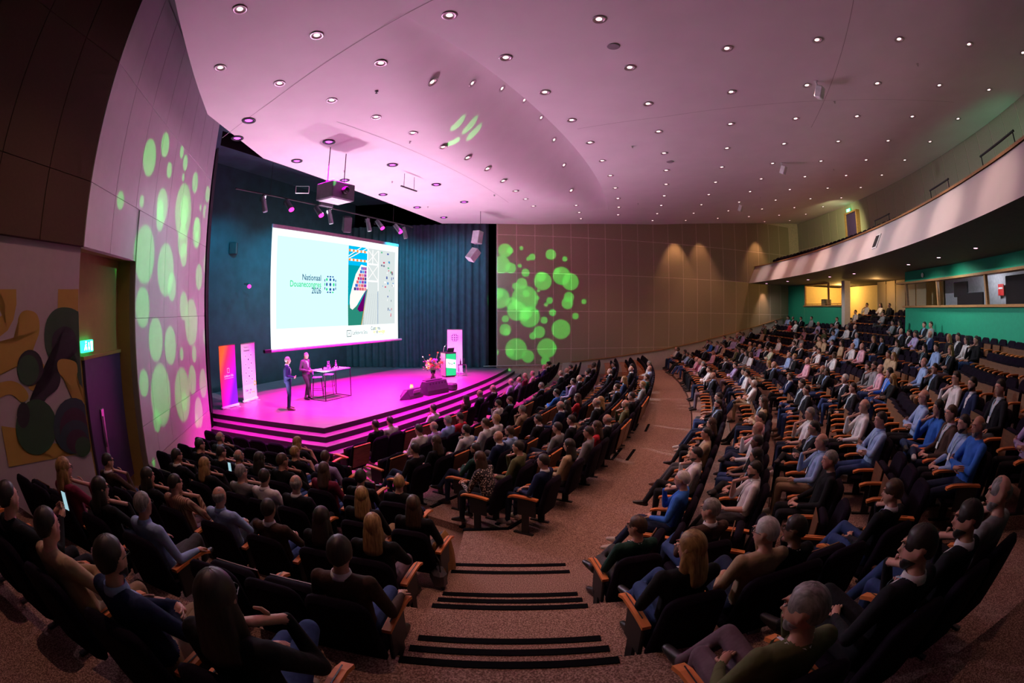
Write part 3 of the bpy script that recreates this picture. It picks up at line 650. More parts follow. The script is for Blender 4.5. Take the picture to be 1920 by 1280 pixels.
# painted shapes on the side wall: colour and outline (distance along the wall, height against eye level)
MURAL = [('y',[(1.909,0.445),(1.446,0.45),(1.436,0.257),(1.5,0.066),(1.624,-0.065),(1.782,-0.132),(1.913,-0.156),(1.904,0.053),(1.677,0.152),(1.66,0.286),(1.777,0.398),(1.908,0.418)]),('y',[(0.515,0.465),(0.189,0.471),(0.012,0.478),(0.012,-0.08),(0.184,0.091),(0.396,0.157),(0.52,0.189)]),('y',[(1.186,0.178),(1.13,0.172),(1.07,0.159),(1.02,0.138),(0.985,0.107),(0.96,0.066),(0.945,0.02),(0.942,-0.035),(0.949,-0.097),(0.967,-0.154),(1.002,-0.202),(1.05,-0.247),(1.086,-0.291),(1.1,-0.339),(1.105,-0.39),(1.123,-0.432),(1.159,-0.462),(1.209,-0.486),(1.272,-0.504),(1.355,-0.515),(1.455,-0.522),(1.551,-0.532),(1.648,-0.551),(1.747,-0.574),(1.826,-0.59),(1.887,-0.61),(1.934,-0.625),(1.958,-0.596),(1.964,-0.485),(1.953,-0.325),(1.917,-0.216),(1.833,-0.196),(1.713,-0.222),(1.612,-0.241),(1.545,-0.235),(1.492,-0.22),(1.452,-0.197),(1.424,-0.163),(1.408,-0.12),(1.4,-0.075),(1.402,-0.029),(1.41,0.02),(1.409,0.063),(1.39,0.1),(1.36,0.134),(1.325,0.158),(1.285,0.172),(1.236,0.179)]),('y',[(0.916,-0.537),(0.889,-0.559),(0.854,-0.611),(0.833,-0.664),(0.832,-0.713),(0.844,-0.765),(0.869,-0.809),(0.909,-0.845),(0.962,-0.875),(1.016,-0.893),(1.073,-0.898),(1.134,-0.891),(1.184,-0.879),(1.228,-0.861),(1.264,-0.836),(1.269,-0.816),(1.222,-0.806),(1.142,-0.8),(1.072,-0.784),(1.02,-0.752),(0.975,-0.71),(0.942,-0.667),(0.928,-0.616),(0.925,-0.562)]),('y',[(1.972,-0.687),(1.94,-0.673),(1.895,-0.681),(1.841,-0.689),(1.774,-0.688),(1.694,-0.688),(1.619,-0.694),(1.551,-0.711),(1.483,-0.737),(1.425,-0.768),(1.37,-0.809),(1.322,-0.857),(1.292,-0.899),(1.286,-0.932),(1.298,-0.961),(1.322,-0.98),(1.362,-0.992),(1.417,-0.995),(1.465,-0.987),(1.499,-0.965),(1.53,-0.931),(1.564,-0.903),(1.602,-0.883),(1.645,-0.866),(1.692,-0.857),(1.75,-0.858),(1.815,-0.866),(1.873,-0.872),(1.927,-0.883),(1.977,-0.892),(2.007,-0.88),(2.01,-0.824),(1.996,-0.743)]),('y',[(1.928,-1.214),(1.651,-1.293),(1.681,-1.485),(1.562,-1.641),(1.249,-1.743),(0.864,-1.663),(0.658,-1.87),(0.054,-1.95),(0.012,-1.73),(0.012,-1.959),(0.012,-1.991),(0.927,-1.868),(1.928,-1.74),(1.916,-1.491)]),('g',[(0.845,-0.16),(0.834,-0.09),(0.812,-0.018),(0.778,0.044),(0.73,0.096),(0.668,0.142),(0.601,0.175),(0.53,0.196),(0.451,0.207),(0.369,0.209),(0.282,0.205),(0.188,0.193),(0.102,0.169),(0.019,0.14),(0.012,0.098),(0.012,0.019),(0.012,-0.116),(0.012,-0.294),(0.012,-0.473),(0.012,-0.676),(0.012,-0.894),(0.012,-1.033),(0.012,-1.053),(0.026,-1.001),(0.082,-0.942),(0.114,-0.891),(0.133,-0.83),(0.14,-0.773),(0.128,-0.72),(0.104,-0.666),(0.093,-0.617),(0.102,-0.567),(0.124,-0.519),(0.161,-0.482),(0.223,-0.456),(0.301,-0.439),(0.371,-0.434),(0.432,-0.44),(0.489,-0.457),(0.533,-0.482),(0.558,-0.518),(0.572,-0.563),(0.587,-0.599),(0.608,-0.627),(0.632,-0.649),(0.655,-0.653),(0.675,-0.636),(0.696,-0.6),(0.719,-0.556),(0.751,-0.502),(0.788,-0.435),(0.816,-0.369),(0.834,-0.301),(0.845,-0.229)]),('k',[(0.684,-0.288),(0.678,-0.241),(0.662,-0.195),(0.636,-0.156),(0.592,-0.124),(0.535,-0.097),(0.479,-0.078),(0.427,-0.067),(0.374,-0.064),(0.322,-0.069),(0.267,-0.082),(0.21,-0.103),(0.164,-0.132),(0.13,-0.168),(0.105,-0.213),(0.089,-0.263),(0.074,-0.331),(0.068,-0.408),(0.093,-0.456),(0.169,-0.452),(0.276,-0.42),(0.369,-0.403),(0.437,-0.413),(0.496,-0.436),(0.541,-0.466),(0.576,-0.502),(0.6,-0.547),(0.607,-0.597),(0.585,-0.658),(0.546,-0.728),(0.529,-0.79),(0.547,-0.843),(0.586,-0.892),(0.634,-0.931),(0.695,-0.956),(0.768,-0.973),(0.835,-0.994),(0.899,-1.02),(0.961,-1.05),(1.003,-1.088),(1.026,-1.142),(1.032,-1.207),(1.017,-1.265),(0.961,-1.315),(0.881,-1.362),(0.843,-1.388),(0.879,-1.389),(0.957,-1.369),(1.034,-1.337),(1.108,-1.289),(1.185,-1.227),(1.241,-1.167),(1.271,-1.102),(1.284,-1.035),(1.276,-0.987),(1.245,-0.971),(1.191,-0.972),(1.127,-0.966),(1.045,-0.941),(0.946,-0.907),(0.864,-0.87),(0.802,-0.829),(0.752,-0.784),(0.717,-0.737),(0.702,-0.689),(0.701,-0.638),(0.698,-0.588),(0.683,-0.54),(0.666,-0.49),(0.657,-0.441),(0.664,-0.39),(0.678,-0.337)]),('y',[(0.583,-0.569),(0.563,-0.546),(0.53,-0.53),(0.485,-0.523),(0.423,-0.526),(0.346,-0.537),(0.277,-0.551),(0.216,-0.567),(0.16,-0.587),(0.121,-0.614),(0.102,-0.652),(0.099,-0.699),(0.104,-0.745),(0.123,-0.785),(0.151,-0.825),(0.154,-0.868),(0.111,-0.914),(0.041,-0.965),(0.012,-1.021),(0.012,-1.096),(0.012,-1.181),(0.012,-1.232),(0.012,-1.231),(0.065,-1.198),(0.15,-1.167),(0.213,-1.149),(0.268,-1.132),(0.304,-1.104),(0.309,-1.058),(0.296,-1.0),(0.303,-0.944),(0.348,-0.893),(0.412,-0.842),(0.467,-0.798),(0.508,-0.761),(0.543,-0.728),(0.568,-0.693),(0.583,-0.651),(0.589,-0.605)]),('k',[(0.914,-0.602),(0.935,-0.669),(0.978,-0.727),(1.039,-0.772),(1.113,-0.8),(1.193,-0.809),(1.273,-0.799),(1.346,-0.771),(1.406,-0.728),(1.449,-0.673),(1.473,-0.61),(1.476,-0.545),(1.457,-0.482),(1.419,-0.426),(1.363,-0.381),(1.293,-0.351),(1.216,-0.338),(1.136,-0.344),(1.06,-0.369),(0.994,-0.411),(0.946,-0.467),(0.918,-0.533)]),('g',[(1.01,-0.622),(1.027,-0.677),(1.062,-0.726),(1.113,-0.764),(1.174,-0.787),(1.241,-0.795),(1.307,-0.787),(1.367,-0.763),(1.417,-0.727),(1.453,-0.68),(1.473,-0.628),(1.475,-0.573),(1.459,-0.52),(1.426,-0.473),(1.379,-0.435),(1.321,-0.41),(1.257,-0.4),(1.19,-0.405),(1.128,-0.426),(1.074,-0.462),(1.035,-0.509),(1.012,-0.564)]),('g',[(0.755,-1.452),(0.802,-1.555),(0.884,-1.64),(0.995,-1.701),(1.121,-1.732),(1.253,-1.733),(1.379,-1.703),(1.489,-1.647),(1.575,-1.57),(1.632,-1.479),(1.657,-1.38),(1.648,-1.28),(1.607,-1.186),(1.536,-1.105),(1.439,-1.043),(1.324,-1.005),(1.198,-0.994),(1.07,-1.013),(0.951,-1.062),(0.852,-1.137),(0.781,-1.233),(0.748,-1.341)]),('k',[(1.317,-1.183),(1.348,-1.252),(1.4,-1.303),(1.463,-1.325),(1.524,-1.313),(1.57,-1.271),(1.593,-1.208),(1.59,-1.136),(1.56,-1.068),(1.511,-1.017),(1.45,-0.994),(1.389,-1.003),(1.341,-1.044),(1.315,-1.108)]),('t',[(0.012,-1.614),(0.012,-1.73),(0.012,-1.825),(0.124,-1.893),(0.263,-1.927),(0.408,-1.927),(0.545,-1.893),(0.664,-1.831),(0.757,-1.745),(0.818,-1.643),(0.845,-1.532),(0.835,-1.42),(0.791,-1.316),(0.714,-1.226),(0.61,-1.156),(0.485,-1.113),(0.347,-1.102),(0.208,-1.123),(0.077,-1.177),(0.012,-1.262),(0.012,-1.369),(0.012,-1.49)]),('p',[(0.012,-1.62),(0.036,-1.704),(0.1,-1.773),(0.186,-1.823),(0.285,-1.849),(0.388,-1.85),(0.487,-1.826),(0.573,-1.781),(0.641,-1.719),(0.686,-1.643),(0.706,-1.561),(0.698,-1.479),(0.665,-1.401),(0.608,-1.334),(0.531,-1.284),(0.439,-1.253),(0.34,-1.246),(0.239,-1.263),(0.147,-1.304),(0.07,-1.365),(0.017,-1.443),(0.012,-1.531)]),('t',[(0.012,-1.763),(0.012,-1.83),(0.071,-1.885),(0.159,-1.921),(0.261,-1.937),(0.37,-1.931),(0.475,-1.906),(0.568,-1.862),(0.643,-1.806),(0.694,-1.74),(0.719,-1.67),(0.715,-1.601),(0.683,-1.538),(0.625,-1.486),(0.546,-1.449),(0.45,-1.429),(0.345,-1.429),(0.238,-1.449),(0.139,-1.488),(0.056,-1.545),(0.012,-1.613),(0.012,-1.688)]),('p',[(0.061,-1.811),(0.086,-1.858),(0.132,-1.896),(0.194,-1.921),(0.267,-1.932),(0.345,-1.928),(0.42,-1.91),(0.488,-1.879),(0.542,-1.838),(0.58,-1.791),(0.597,-1.74),(0.594,-1.691),(0.571,-1.647),(0.528,-1.61),(0.47,-1.584),(0.401,-1.571),(0.325,-1.572),(0.249,-1.587),(0.179,-1.617),(0.12,-1.657),(0.079,-1.706),(0.058,-1.759)]),('g',[(0.017,-1.907),(0.038,-1.947),(0.073,-1.98),(0.12,-2.002),(0.174,-2.013),(0.232,-2.011),(0.287,-1.997),(0.336,-1.972),(0.375,-1.939),(0.401,-1.899),(0.412,-1.857),(0.408,-1.815),(0.389,-1.777),(0.356,-1.745),(0.311,-1.722),(0.259,-1.71),(0.203,-1.71),(0.147,-1.722),(0.096,-1.746),(0.055,-1.779),(0.026,-1.82),(0.013,-1.863)])]
MC = dict(y=mat('paint_ochre', (.34, .22, .035), .7, var=.04), g=mat('paint_dark_green', (.012, .055, .018), .6, var=.04), k=mat('paint_black', (.010, .008, .013), .6), t=mat('paint_petrol', (.008, .030, .040), .6), p=mat('paint_aubergine', (.030, .006, .018), .6))
for k, (c, pts) in enumerate(MURAL):
    vs = [wm(s, z, -.05 + .002 + .0015 * k) for s, z in pts]
    bm = bmesh.new(); f = bm.faces.new([bm.verts.new(v) for v in vs]); bmesh.ops.triangulate(bm, faces=[f]); bmesh.ops.recalc_face_normals(bm, faces=bm.faces)
    me = bpy.data.meshes.new('painted_shape'); bm.to_mesh(me); bm.free(); put('painted_shape', me, mw, mat=MC[c])
# ================================================================== projection screen
SU = Vector((8.46 and 3.43, 7.73, 0)).normalized(); SO = Vector((-9.42, 17.07, EYE))
screen = empty('projection_screen', (0, 0, 0), 0, 'large lit projection screen showing the congress title and a container port', 'screen')
screen.matrix_world = frame(SO, SU, (0, 0, 1))         # local x along the screen, local y up from eye level
SCR = 0.70
M_scr = glow('projected_white', (0.86, 1.0, 1.0), SCR * 1.15)
M_scr2 = glow('projected_pale_cyan', (0.60, 0.98, 1.0), SCR)
def flat(name, pts, m, parent, z):                       # flat printed or projected shape, a hair proud of its ground
    return MB().add([(x, y, z) for x, y in pts], [tuple(range(len(pts)))]).build(name, m, parent)
def rect(x0, x1, y0, y1): return [(x0, y0), (x1, y0), (x1, y1), (x0, y1)]
def disc(cx, cy, rx, ry=None, n=20):
    ry = rx if ry is None else ry
    return [(cx + rx * math.cos(2 * math.pi * i / n), cy + ry * math.sin(2 * math.pi * i / n)) for i in range(n)]
MB().box((4.235, 1.01, -.01), (8.47, 4.82, .02)).build('projected_sheet', M_scr, screen)
flat('title_panel', rect(.28, 4.60, -.60, 3.13), M_scr2, screen, .004)
MB().box((4.235, 3.50, -.02), (8.50, .14, .06)).build('top_border', mat('screen_border', (.28, .17, .22), .8), screen)
MB().tube((-.15, -1.46, 0), (8.75, -1.46, 0), .055, n=12).build('bottom_bar', mat('screen_bar', (.6, .5, .58), .5), screen)
MB().box((-.25, -1.44, .05), (.35, .14, .16), bev=.02).build('bar_clamp', M_black, screen)
INK = glow('ink_navy', (.010, .055, .16), SCR); GRN = glow('ink_green', (.02, .62, .20), SCR); GREY = glow('ink_grey', (.45, .6, .6), SCR); DRK = glow('ink_dark', (.04, .05, .06), SCR); LIM = glow('ink_lime', (.70, .82, .02), SCR)
def letters(body, size, x, y, m, parent, z, align, sx=1.0, bold=0.0, name='lettering'):
    me = txt(body, size, align, bold); me.materials.append(m)
    o = put(name, me, parent, (x, y, z)); o.scale = (sx, 1, 1); return o
letters('Nationaal', .36, 2.86, 1.50, INK, screen, .008, 'RIGHT', .82, .004)
letters('Douanecongres', .36, 2.86, 1.21, GRN, screen, .008, 'RIGHT', .80, .004)
letters('2026', .36, 2.86, .945, INK, screen, .008, 'RIGHT', .82, .004)
flat('title_rule', rect(2.935, 2.95, .86, 1.64), GREY, screen, .008)
def ball(parent, cx, cy, r, z, cols):
    """globe of dots: five columns by five rows, squeezed to the rim"""
    k = 0; ms = {}
    for i, a in enumerate((-64, -35, 0, 35, 64)):
        for j, b in enumerate((-64, -34, 0, 34, 64)):
            if abs(a) > 60 and abs(b) > 60: continue
            x = r * math.sin(R_(a)); y = r * math.sin(R_(b)); w = .17 * r * max(.42, math.cos(R_(a))); h = .21 * r * max(.40, math.cos(R_(b)))
            if abs(b) > 60: x *= .74
            if abs(a) > 60: y *= .82
            flat('logo_dot', disc(cx + x, cy + y, w, h, 12), cols[1] if (i, j) in ((1, 3), (3, 2), (1, 1), (3, 0), (0, 2)) else cols[0], parent, z)
ball(screen, 3.43, 1.245, .385, .008, (glow('ink_royal', (.02, .07, .30), SCR), GRN))
# the port photograph in the slide
pic = flat('port_picture', rect(4.61, 8.20, -.61, 3.11), glow('pic_sea', (.0, .30, .36), SCR), screen, .004)
G = lambda n, c: glow('pic_' + n, c, SCR)
flat('picture_sea', rect(4.61, 5.98, 2.20, 3.11), G('cyan', (.0, .45, .80)), screen, .006)
flat('picture_harbour', rect(4.61, 5.75, -.61, .35), G('green', (.02, .22, .16)), screen, .006)
flat('picture_quay', [(5.54, -.61), (8.20, -.61), (8.20, 3.11), (5.98, 3.11), (6.02, 1.11)], G('quay', (.60, .66, .66)), screen, .006)
flat('picture_shadow', [(5.96, 1.12), (5.26, .15), (5.42, .02), (5.70, .05), (5.84, .8)], G('purple', (.12, .0, .12)), screen, .007)
flat('picture_ship', [(5.52, 2.27), (5.94, 2.22), (6.01, 1.18), (5.78, .95), (5.21, .3), (4.92, .12), (4.76, .2), (4.73, .45), (4.75, .78), (4.97, 1.37), (5.14, 1.79)], G('deck', (.85, .85, .78)), screen, .008)
rnd = random.Random(3); pal = [(.60, .03, .10), (.04, .12, .55), (.10, .35, .75), (.65, .12, .16), (.30, .04, .35), (.75, .25, .30), (.05, .05, .22)]
for r in range(7):
    y0 = 2.16 - .165 * r; xl = 5.52 - .085 * r
    for c in range(3 + r // 3):
        w = (5.93 - xl) / (3 + r // 3)
        flat('picture_container', rect(xl + c * w + .01, xl + (c + 1) * w - .01, y0 - .14, y0), G('c%d' % rnd.randrange(7), pal[rnd.randrange(7)]) if False else glow('pic_box_%d' % (k := rnd.randrange(7)), pal[k], SCR), screen, .010)
for x0, x1, y0, y1 in ((5.95, 6.01, 1.1, 3.11), (6.80, 6.86, 1.05, 3.05), (5.98, 6.84, 1.47, 1.55), (5.98, 6.84, 2.30, 2.38), (6.35, 6.40, 2.38, 3.05)):
    flat('picture_crane', rect(x0, x1, y0, y1), G('steel', (.95, .97, .95)), screen, .011)
for a, b in (((6.0, 1.55), (6.8, 2.3)), ((6.0, 2.3), (6.8, 1.55)), ((6.0, 2.4), (6.8, 3.05)), ((6.0, 3.05), (6.8, 2.4)), ((4.62, 2.50), (5.95, 3.10)), ((4.62, 2.62), (5.5, 3.10))):
    d = Vector((b[0] - a[0], b[1] - a[1])).normalized() * .022; n = (-d.y, d.x)
    flat('picture_brace', [(a[0] - n[0], a[1] - n[1]), (b[0] - n[0], b[1] - n[1]), (b[0] + n[0], b[1] + n[1]), (a[0] + n[0], a[1] + n[1])], G('steel2', (.9, .88, .85)), screen, .011)
for y in (2.40, 2.84):
    for i in range(5):
        flat('picture_boom', rect(4.63 + .27 * i, 4.76 + .27 * i, y, y + .11), G('orange', (.85, .25, .03)), screen, .011)
        flat('picture_boom', rect(4.76 + .27 * i, 4.90 + .27 * i, y, y + .11), G('steel3', (.95, .95, .93)), screen, .011)
for i in range(34):
    x = rnd.uniform(6.9, 8.05); y = rnd.uniform(1.2, 3.0) if i < 24 else rnd.uniform(-.4, 1.1); w = rnd.uniform(.04, .14); h = rnd.uniform(.05, .16)
    if y < 1.1: x = 7.5 + (x - 6.9) * .35; w *= .6
    flat('picture_container', rect(x, min(8.18, x + w), y, y + h), glow('pic_yard_%d' % (i % 6), [(.06, .10, .35), (.55, .05, .12), (.85, .85, .85), (.15, .18, .25), (.10, .45, .25), (.05, .25, .6)][i % 6], SCR), screen, .010)
for i in range(7):
    x = 5.9 + .15 * i; flat('picture_rail', [(x - .25 * (1 - i / 9), -.60), (x - .25 * (1 - i / 9) + .018, -.60), (x + .13, .9), (x + .12, .9)], G('rail', (.42, .47, .48)), screen, .009)
flat('picture_line', rect(6.79, 6.82, -.60, 1.0), G('line', (.15, .25, .45)), screen, .010)
flat('picture_bollards', [(5.52, -.60), (5.57, -.60), (6.02, 1.08), (5.99, 1.08)], G('amber', (.55, .25, .04)), screen, .010)
# sponsor marks
flat('mark_frame', rect(4.52, 4.82, -1.13, -.82), DRK, screen, .004); flat('mark_field', rect(4.55, 4.79, -1.10, -.85), M_scr, screen, .006)
letters('人' if False else 'A', .20, 4.67, -.98, DRK, screen, .008, 'CENTER', .8)
letters('Lefebvre Sdu', .26, 4.91, -.96, DRK, screen, .008, 'LEFT', .80)
letters('Cust', .24, 6.25, -.80, DRK, screen, .008, 'LEFT', .80, .004); letters('o', .24, 6.62, -.80, LIM, screen, .008, 'LEFT', .80, .006); letters('ms', .24, 6.76, -.80, DRK, screen, .008, 'LEFT', .80, .004)
letters('kn', .24, 6.45, -.97, LIM, screen, .008, 'LEFT', .80, .004); letters('o', .24, 6.68, -.97, DRK, screen, .008, 'LEFT', .80, .008); letters('wledge', .24, 6.82, -.97, LIM, screen, .008, 'LEFT', .80, .004)
flat('mark_rule', rect(6.45, 7.25, -1.13, -1.115), GREY, screen, .008)

# ================================================================== roll-up banners
def banner(loc, rz, wdt, hgt, label, material):
    b = empty('rollup_banner', loc, rz, label, 'banner')
    MB().box((0, 0, hgt / 2 + .06), (wdt, .012, hgt), bev=.002).build('sheet', material, b)
    MB().box((0, 0, hgt + .07), (wdt + .01, .03, .03)).build('top_rail', M_chrome, b)
    MB().box((0, 0, .05), (wdt + .06, .10, .09), bev=.02).build('cassette', M_white, b)
    for s in (-1, 1): MB().box((s * wdt * .3, -.10, .012), (.05, .30, .018)).build('foot', M_white, b)
    return b
def grad_mat():
    m = bpy.data.materials.new('orange_to_violet_print'); m.use_nodes = True; nt = m.node_tree; N = nt.nodes; L = nt.links
    b = N['Principled BSDF']; b.inputs['Roughness'].default_value = .6
    tc = N.new('ShaderNodeTexCoord'); sp = N.new('ShaderNodeSeparateXYZ'); L.new(tc.outputs['Generated'], sp.inputs[0])
    a = N.new('ShaderNodeMath'); a.operation = 'MULTIPLY_ADD'; L.new(sp.outputs[2], a.inputs[0]); a.inputs[1].default_value = -.75; a.inputs[2].default_value = .62
    c = N.new('ShaderNodeMath'); c.operation = 'MULTIPLY_ADD'; L.new(sp.outputs[0], c.inputs[0]); c.inputs[1].default_value = .75; L.new(a.outputs[0], c.inputs[2])
    rp = N.new('ShaderNodeValToRGB'); L.new(c.outputs[0], rp.inputs[0]); e = rp.color_ramp.elements
    e[0].position = .12; e[0].color = (.95, .22, .02, 1); e[1].position = 1.0; e[1].color = (.13, .01, .55, 1)
    k = e.new(.34); k.color = (.85, .03, .12, 1); k = e.new(.72); k.color = (.62, .0, .55, 1)
    L.new(rp.outputs[0], b.inputs['Base Color']); return m
M_prw = mat('white_print', (.72, .72, .75), .6, var=.02); M_pgrey = mat('pale_grey_print', (.58, .58, .62), .6, var=.02); M_ink = mat('navy_print', (.02, .02, .09), .6); M_lime = mat('lime_print', (.62, .66, .02), .6)
rzb = math.atan2(.86, .15)
b1 = banner((-9.62, 14.06, STAGE_Z), rzb, .86, 2.08, 'orange to violet roll-up banner standing beside the black curtain', grad_mat())
def on_banner(b): return Matrix.Rotation(R_(90), 4, 'X')
def bl(b, body, size, x, z, m, sx=.8, bold=0.0, rot=0):
    me = txt(body, size, 'CENTER', bold); me.materials.append(m); o = put('lettering', me, b, (x, -.009, z), (R_(90), 0, 0)); o.scale = (sx, 1, 1); o.rotation_euler = (R_(90), rot, 0); return o
def bf(b, name, pts, m, off=.008): return MB().add([(x, -off, z) for x, z in pts], [tuple(range(len(pts)))]).build(name, m, b)
bl(b1, 'Lefebvre Sdu', .105, .02, 1.10, M_prw, .9, .003); bf(b1, 'mark_frame', rect(-.05, .07, 1.20, 1.36), M_prw); bf(b1, 'mark_field', rect(-.035, .055, 1.215, 1.345), mat('pink_print', (.75, .01, .25), .6), .010); bl(b1, 'A', .11, .01, 1.28, M_prw)
bf(b1, 'mark_rule', rect(-.22, .26, 1.01, 1.022), M_prw)
b2 = banner((-9.56, 15.42, STAGE_Z), math.atan2(1.04, .06), .92, 2.05, 'white roll-up banner with navy icons next to the orange banner', M_prw)
bf(b2, 'grey_field', rect(-.44, .44, .62, 2.08), M_pgrey)
bl(b2, 'Meedoen in', .085, -.12, 1.98, M_ink, .8); bl(b2, 'Douanerecht', .085, -.10, 1.86, M_ink, .85, .003)
for i, (x, z) in enumerate([(-.20, 1.66), (.17, 1.68), (-.01, 1.53), (-.20, 1.36), (.18, 1.38), (.0, 1.22), (-.20, 1.05), (.19, 1.08), (.0, .92), (-.20, .76), (.19, .80)]):
    bf(b2, 'icon_disc', disc(x, z, .075, n=14), M_prw, .010); bf(b2, 'icon', disc(x, z, .022 + .008 * (i % 3), .042 - .009 * (i % 2), 7), M_ink, .012)
bf(b2, 'lime_ring', disc(.36, .62, .10, n=18), M_lime, .010); bf(b2, 'ring_hole', disc(.36, .62, .05, n=14), M_prw, .012)
bl(b2, 'Cust', .11, -.22, .42, M_ink, .85, .003); bl(b2, 'o', .11, -.07, .42, M_lime, .85, .004); bl(b2, 'ms', .11, .05, .42, M_ink, .85, .003)
bl(b2, 'kn', .11, -.12, .32, M_lime, .85, .003); bl(b2, 'o', .11, -.01, .32, M_ink, .85, .006); bl(b2, 'wledge', .11, .20, .32, M_lime, .85, .003)
b3 = banner((-2.88, 24.15, STAGE_Z), R_(-8), .78, 2.16, 'tall pale roll-up banner with a dotted globe behind the lectern', M_prw)
piv = empty('globe_mark', (0, 0, 0)); piv.parent = b3; piv.location = (0, -.010, 1.82); piv.rotation_euler = (R_(90), 0, 0)
ball(piv, 0, 0, .19, 0, (M_ink, M_ink))
bl(b3, 'Nationaal', .15, -.06, 1.12, M_ink, .8, 0, R_(-90)); bl(b3, 'Douanecongres', .15, .09, 1.00, M_pgrey, .8, 0, R_(-90))

# ================================================================== furniture and equipment on the stage
M_tblue = mat('grey_blue_laminate', (.42, .60, .60), .35); M_seatp = mat('grey_blue_plastic', (.30, .42, .50), .5)
t = empty('high_table', (-6.72, 16.78, STAGE_Z), 0, 'high standing table with thin black frame and pale top on stage', 'table')
ax = Vector((-6.01 + 6.54, 17.28 - 15.95, 0)).normalized(); t.rotation_euler = (0, 0, math.atan2(ax.y, ax.x))
TL, TW, TH = 1.45, .80, 1.07
MB().box((0, 0, TH), (TL, TW, .03), bev=.004).build('table_top', M_tblue, t)
for sx in (-1, 1):
    for sy in (-1, 1): MB().box((sx * (TL / 2 - .012), sy * (TW / 2 - .012), TH / 2), (.024, .024, TH)).build('leg', M_black, t)
for sx in (-1, 1): MB().box((sx * (TL / 2 - .012), 0, .012), (.024, TW, .024)).build('floor_rail', M_black, t)
for sy in (-1, 1): MB().box((0, sy * (TW / 2 - .012), .012), (TL, .024, .024)).build('floor_rail', M_black, t)
def on_table(u, v, z=TH + .015): return t.matrix_basis @ Vector((u, v, 0)) + Vector((0, 0, z)) if False else Vector((-6.72, 16.78, STAGE_Z)) + ax * u + Vector((-ax.y, ax.x, 0)) * v + Vector((0, 0, z))
M_water = glass('clear_bottle', (.92, .95, .97), .05)
for u, v, lb in ((-.02, .10, 'clear water bottle nearest the seated end of the high table'), (.10, .14, 'clear water bottle in the middle of the high table'), (.42, .08, 'clear water bottle standing alone near the far table end')):
    b = empty('water_bottle', on_table(u, v), 0, lb, 'bottle', 'water bottles on the high table')
    MB().lathe([(0, 0), (.034, 0), (.036, .02), (.036, .15), (.030, .19), (.014, .225), (.013, .255), (0, .255)], 14).build('body', M_water, b, smooth=True)
    MB().lathe([(.0365, .06), (.0370, .06), (.0370, .14), (.0365, .14)], 14).build('paper_label', M_prw, b)
    MB().lathe([(0, .255), (.016, .25), (.016, .275), (0, .275)], 12).build('cap', M_prw, b)
for u, v, lb in ((-.42, -.02, 'drinking glass by the man at the high table'), (.02, -.06, 'drinking glass in front of the two bottles'), (.20, .02, 'drinking glass between the bottles'), (.36, -.10, 'drinking glass near the far end of the high table')):
    tag(MB().lathe([(0, 0), (.030, 0), (.036, .11), (.034, .11), (.028, .008), (0, .008)], 14).build('drinking_glass', M_water, None, on_table(u, v), smooth=True), lb, 'glass', 'glasses on the high table')
tag(MB().box((0, 0, .008), (.30, .21, .016)).build('notepad', M_ink, None, on_table(-.16, -.02), (0, 0, 1.0)), 'dark notepad lying on the high table', 'notepad')
def stool(x, y, rz, lb):
    s = empty('bar_stool', (x, y, STAGE_Z), rz, lb, 'stool', 'bar stools at the high table')
    MB().box((0, 0, .74), (.38, .37, .03), bev=.012).build('seat', M_seatp, s)
    m = MB(); pts = []
    for k in range(9):
        a = R_(-50 + 100 * k / 8); pts.append((.23 * math.sin(a), -.20 + .06 * (1 - math.cos(a)) * 2))
    for (x0, y0), (x1, y1) in zip(pts, pts[1:]): m.quad((x0, y0, .82), (x1, y1, .82), (x1, y1, 1.02), (x0, y0, 1.02)); m.quad((x0, y0 - .015, .82), (x0, y0 - .015, 1.02), (x1, y1 - .015, 1.02), (x1, y1 - .015, .82))
    m.build('backrest', M_seatp, s)
    for sx in (-1, 1):
        MB().tube((sx * .17, -.19, .74), (sx * .17, -.19, .9), .010, n=6).build('back_post', M_black, s)
        for sy in (-1, 1): MB().tube((sx * .16, sy * .15, .735), (sx * .22, sy * .21, 0), .010, n=6).build('leg', M_black, s)
        MB().tube((sx * .20, -.19, .28), (sx * .20, .19, .28), .008, n=6).build('foot_rail', M_black, s)
    for sy in (-1, 1): MB().tube((-.20, sy * .19, .28), (.20, sy * .19, .28), .008, n=6).build('foot_rail', M_black, s)
stool(-7.30, 16.85, R_(-70), 'grey blue bar stool right behind the man at the high table'); stool(-7.18, 17.75, R_(-80), 'grey blue bar stool farther from the speakers at the high table')
# lectern
lc = empty('lectern', (-3.08, 23.1, STAGE_Z), 0, 'wood-sided lectern with a green and white lit front beside the flowers', 'lectern')
lz = R_(90 - 146 + 180 - 90); lc.rotation_euler = (0, 0, math.atan2(-.83, .56) + R_(90))   # local -y faces the hall
M_lw = wood('pale_ash', (.45, .33, .28), (.60, .46, .40), .5, 3, (8, 8, 1))
MB().box((0, 0, .60), (.58, .52, 1.12), bev=.01).build('cabinet', M_lw, lc)
MB().box((0, -.275, .60), (.57, .03, 1.10), bev=.006).build('bezel', M_black, lc)
sg = glow('lectern_green', (.03, .62, .25), .75); swt = glow('lectern_white', (.85, 1, .95), 1.0)
bf_ = lambda name, pts, m, off: MB().add([(x, -off, z) for x, z in pts], [tuple(range(len(pts)))]).build(name, m, lc)
bf_('screen_field', rect(-.265, .265, .08, 1.12), sg, .2915); bf_('screen_stripe', [(-.265, .47), (.265, .40), (.265, .82), (-.265, .90)], swt, .2925)
for x, z in ((-.15, .66), (-.08, .62), (.02, .60)): bf_('screen_mark', rect(x, x + .05, z, z + .05), M_ink, .294)
bf_('screen_mark', disc(.17, .66, .045, n=12), sg, .294)
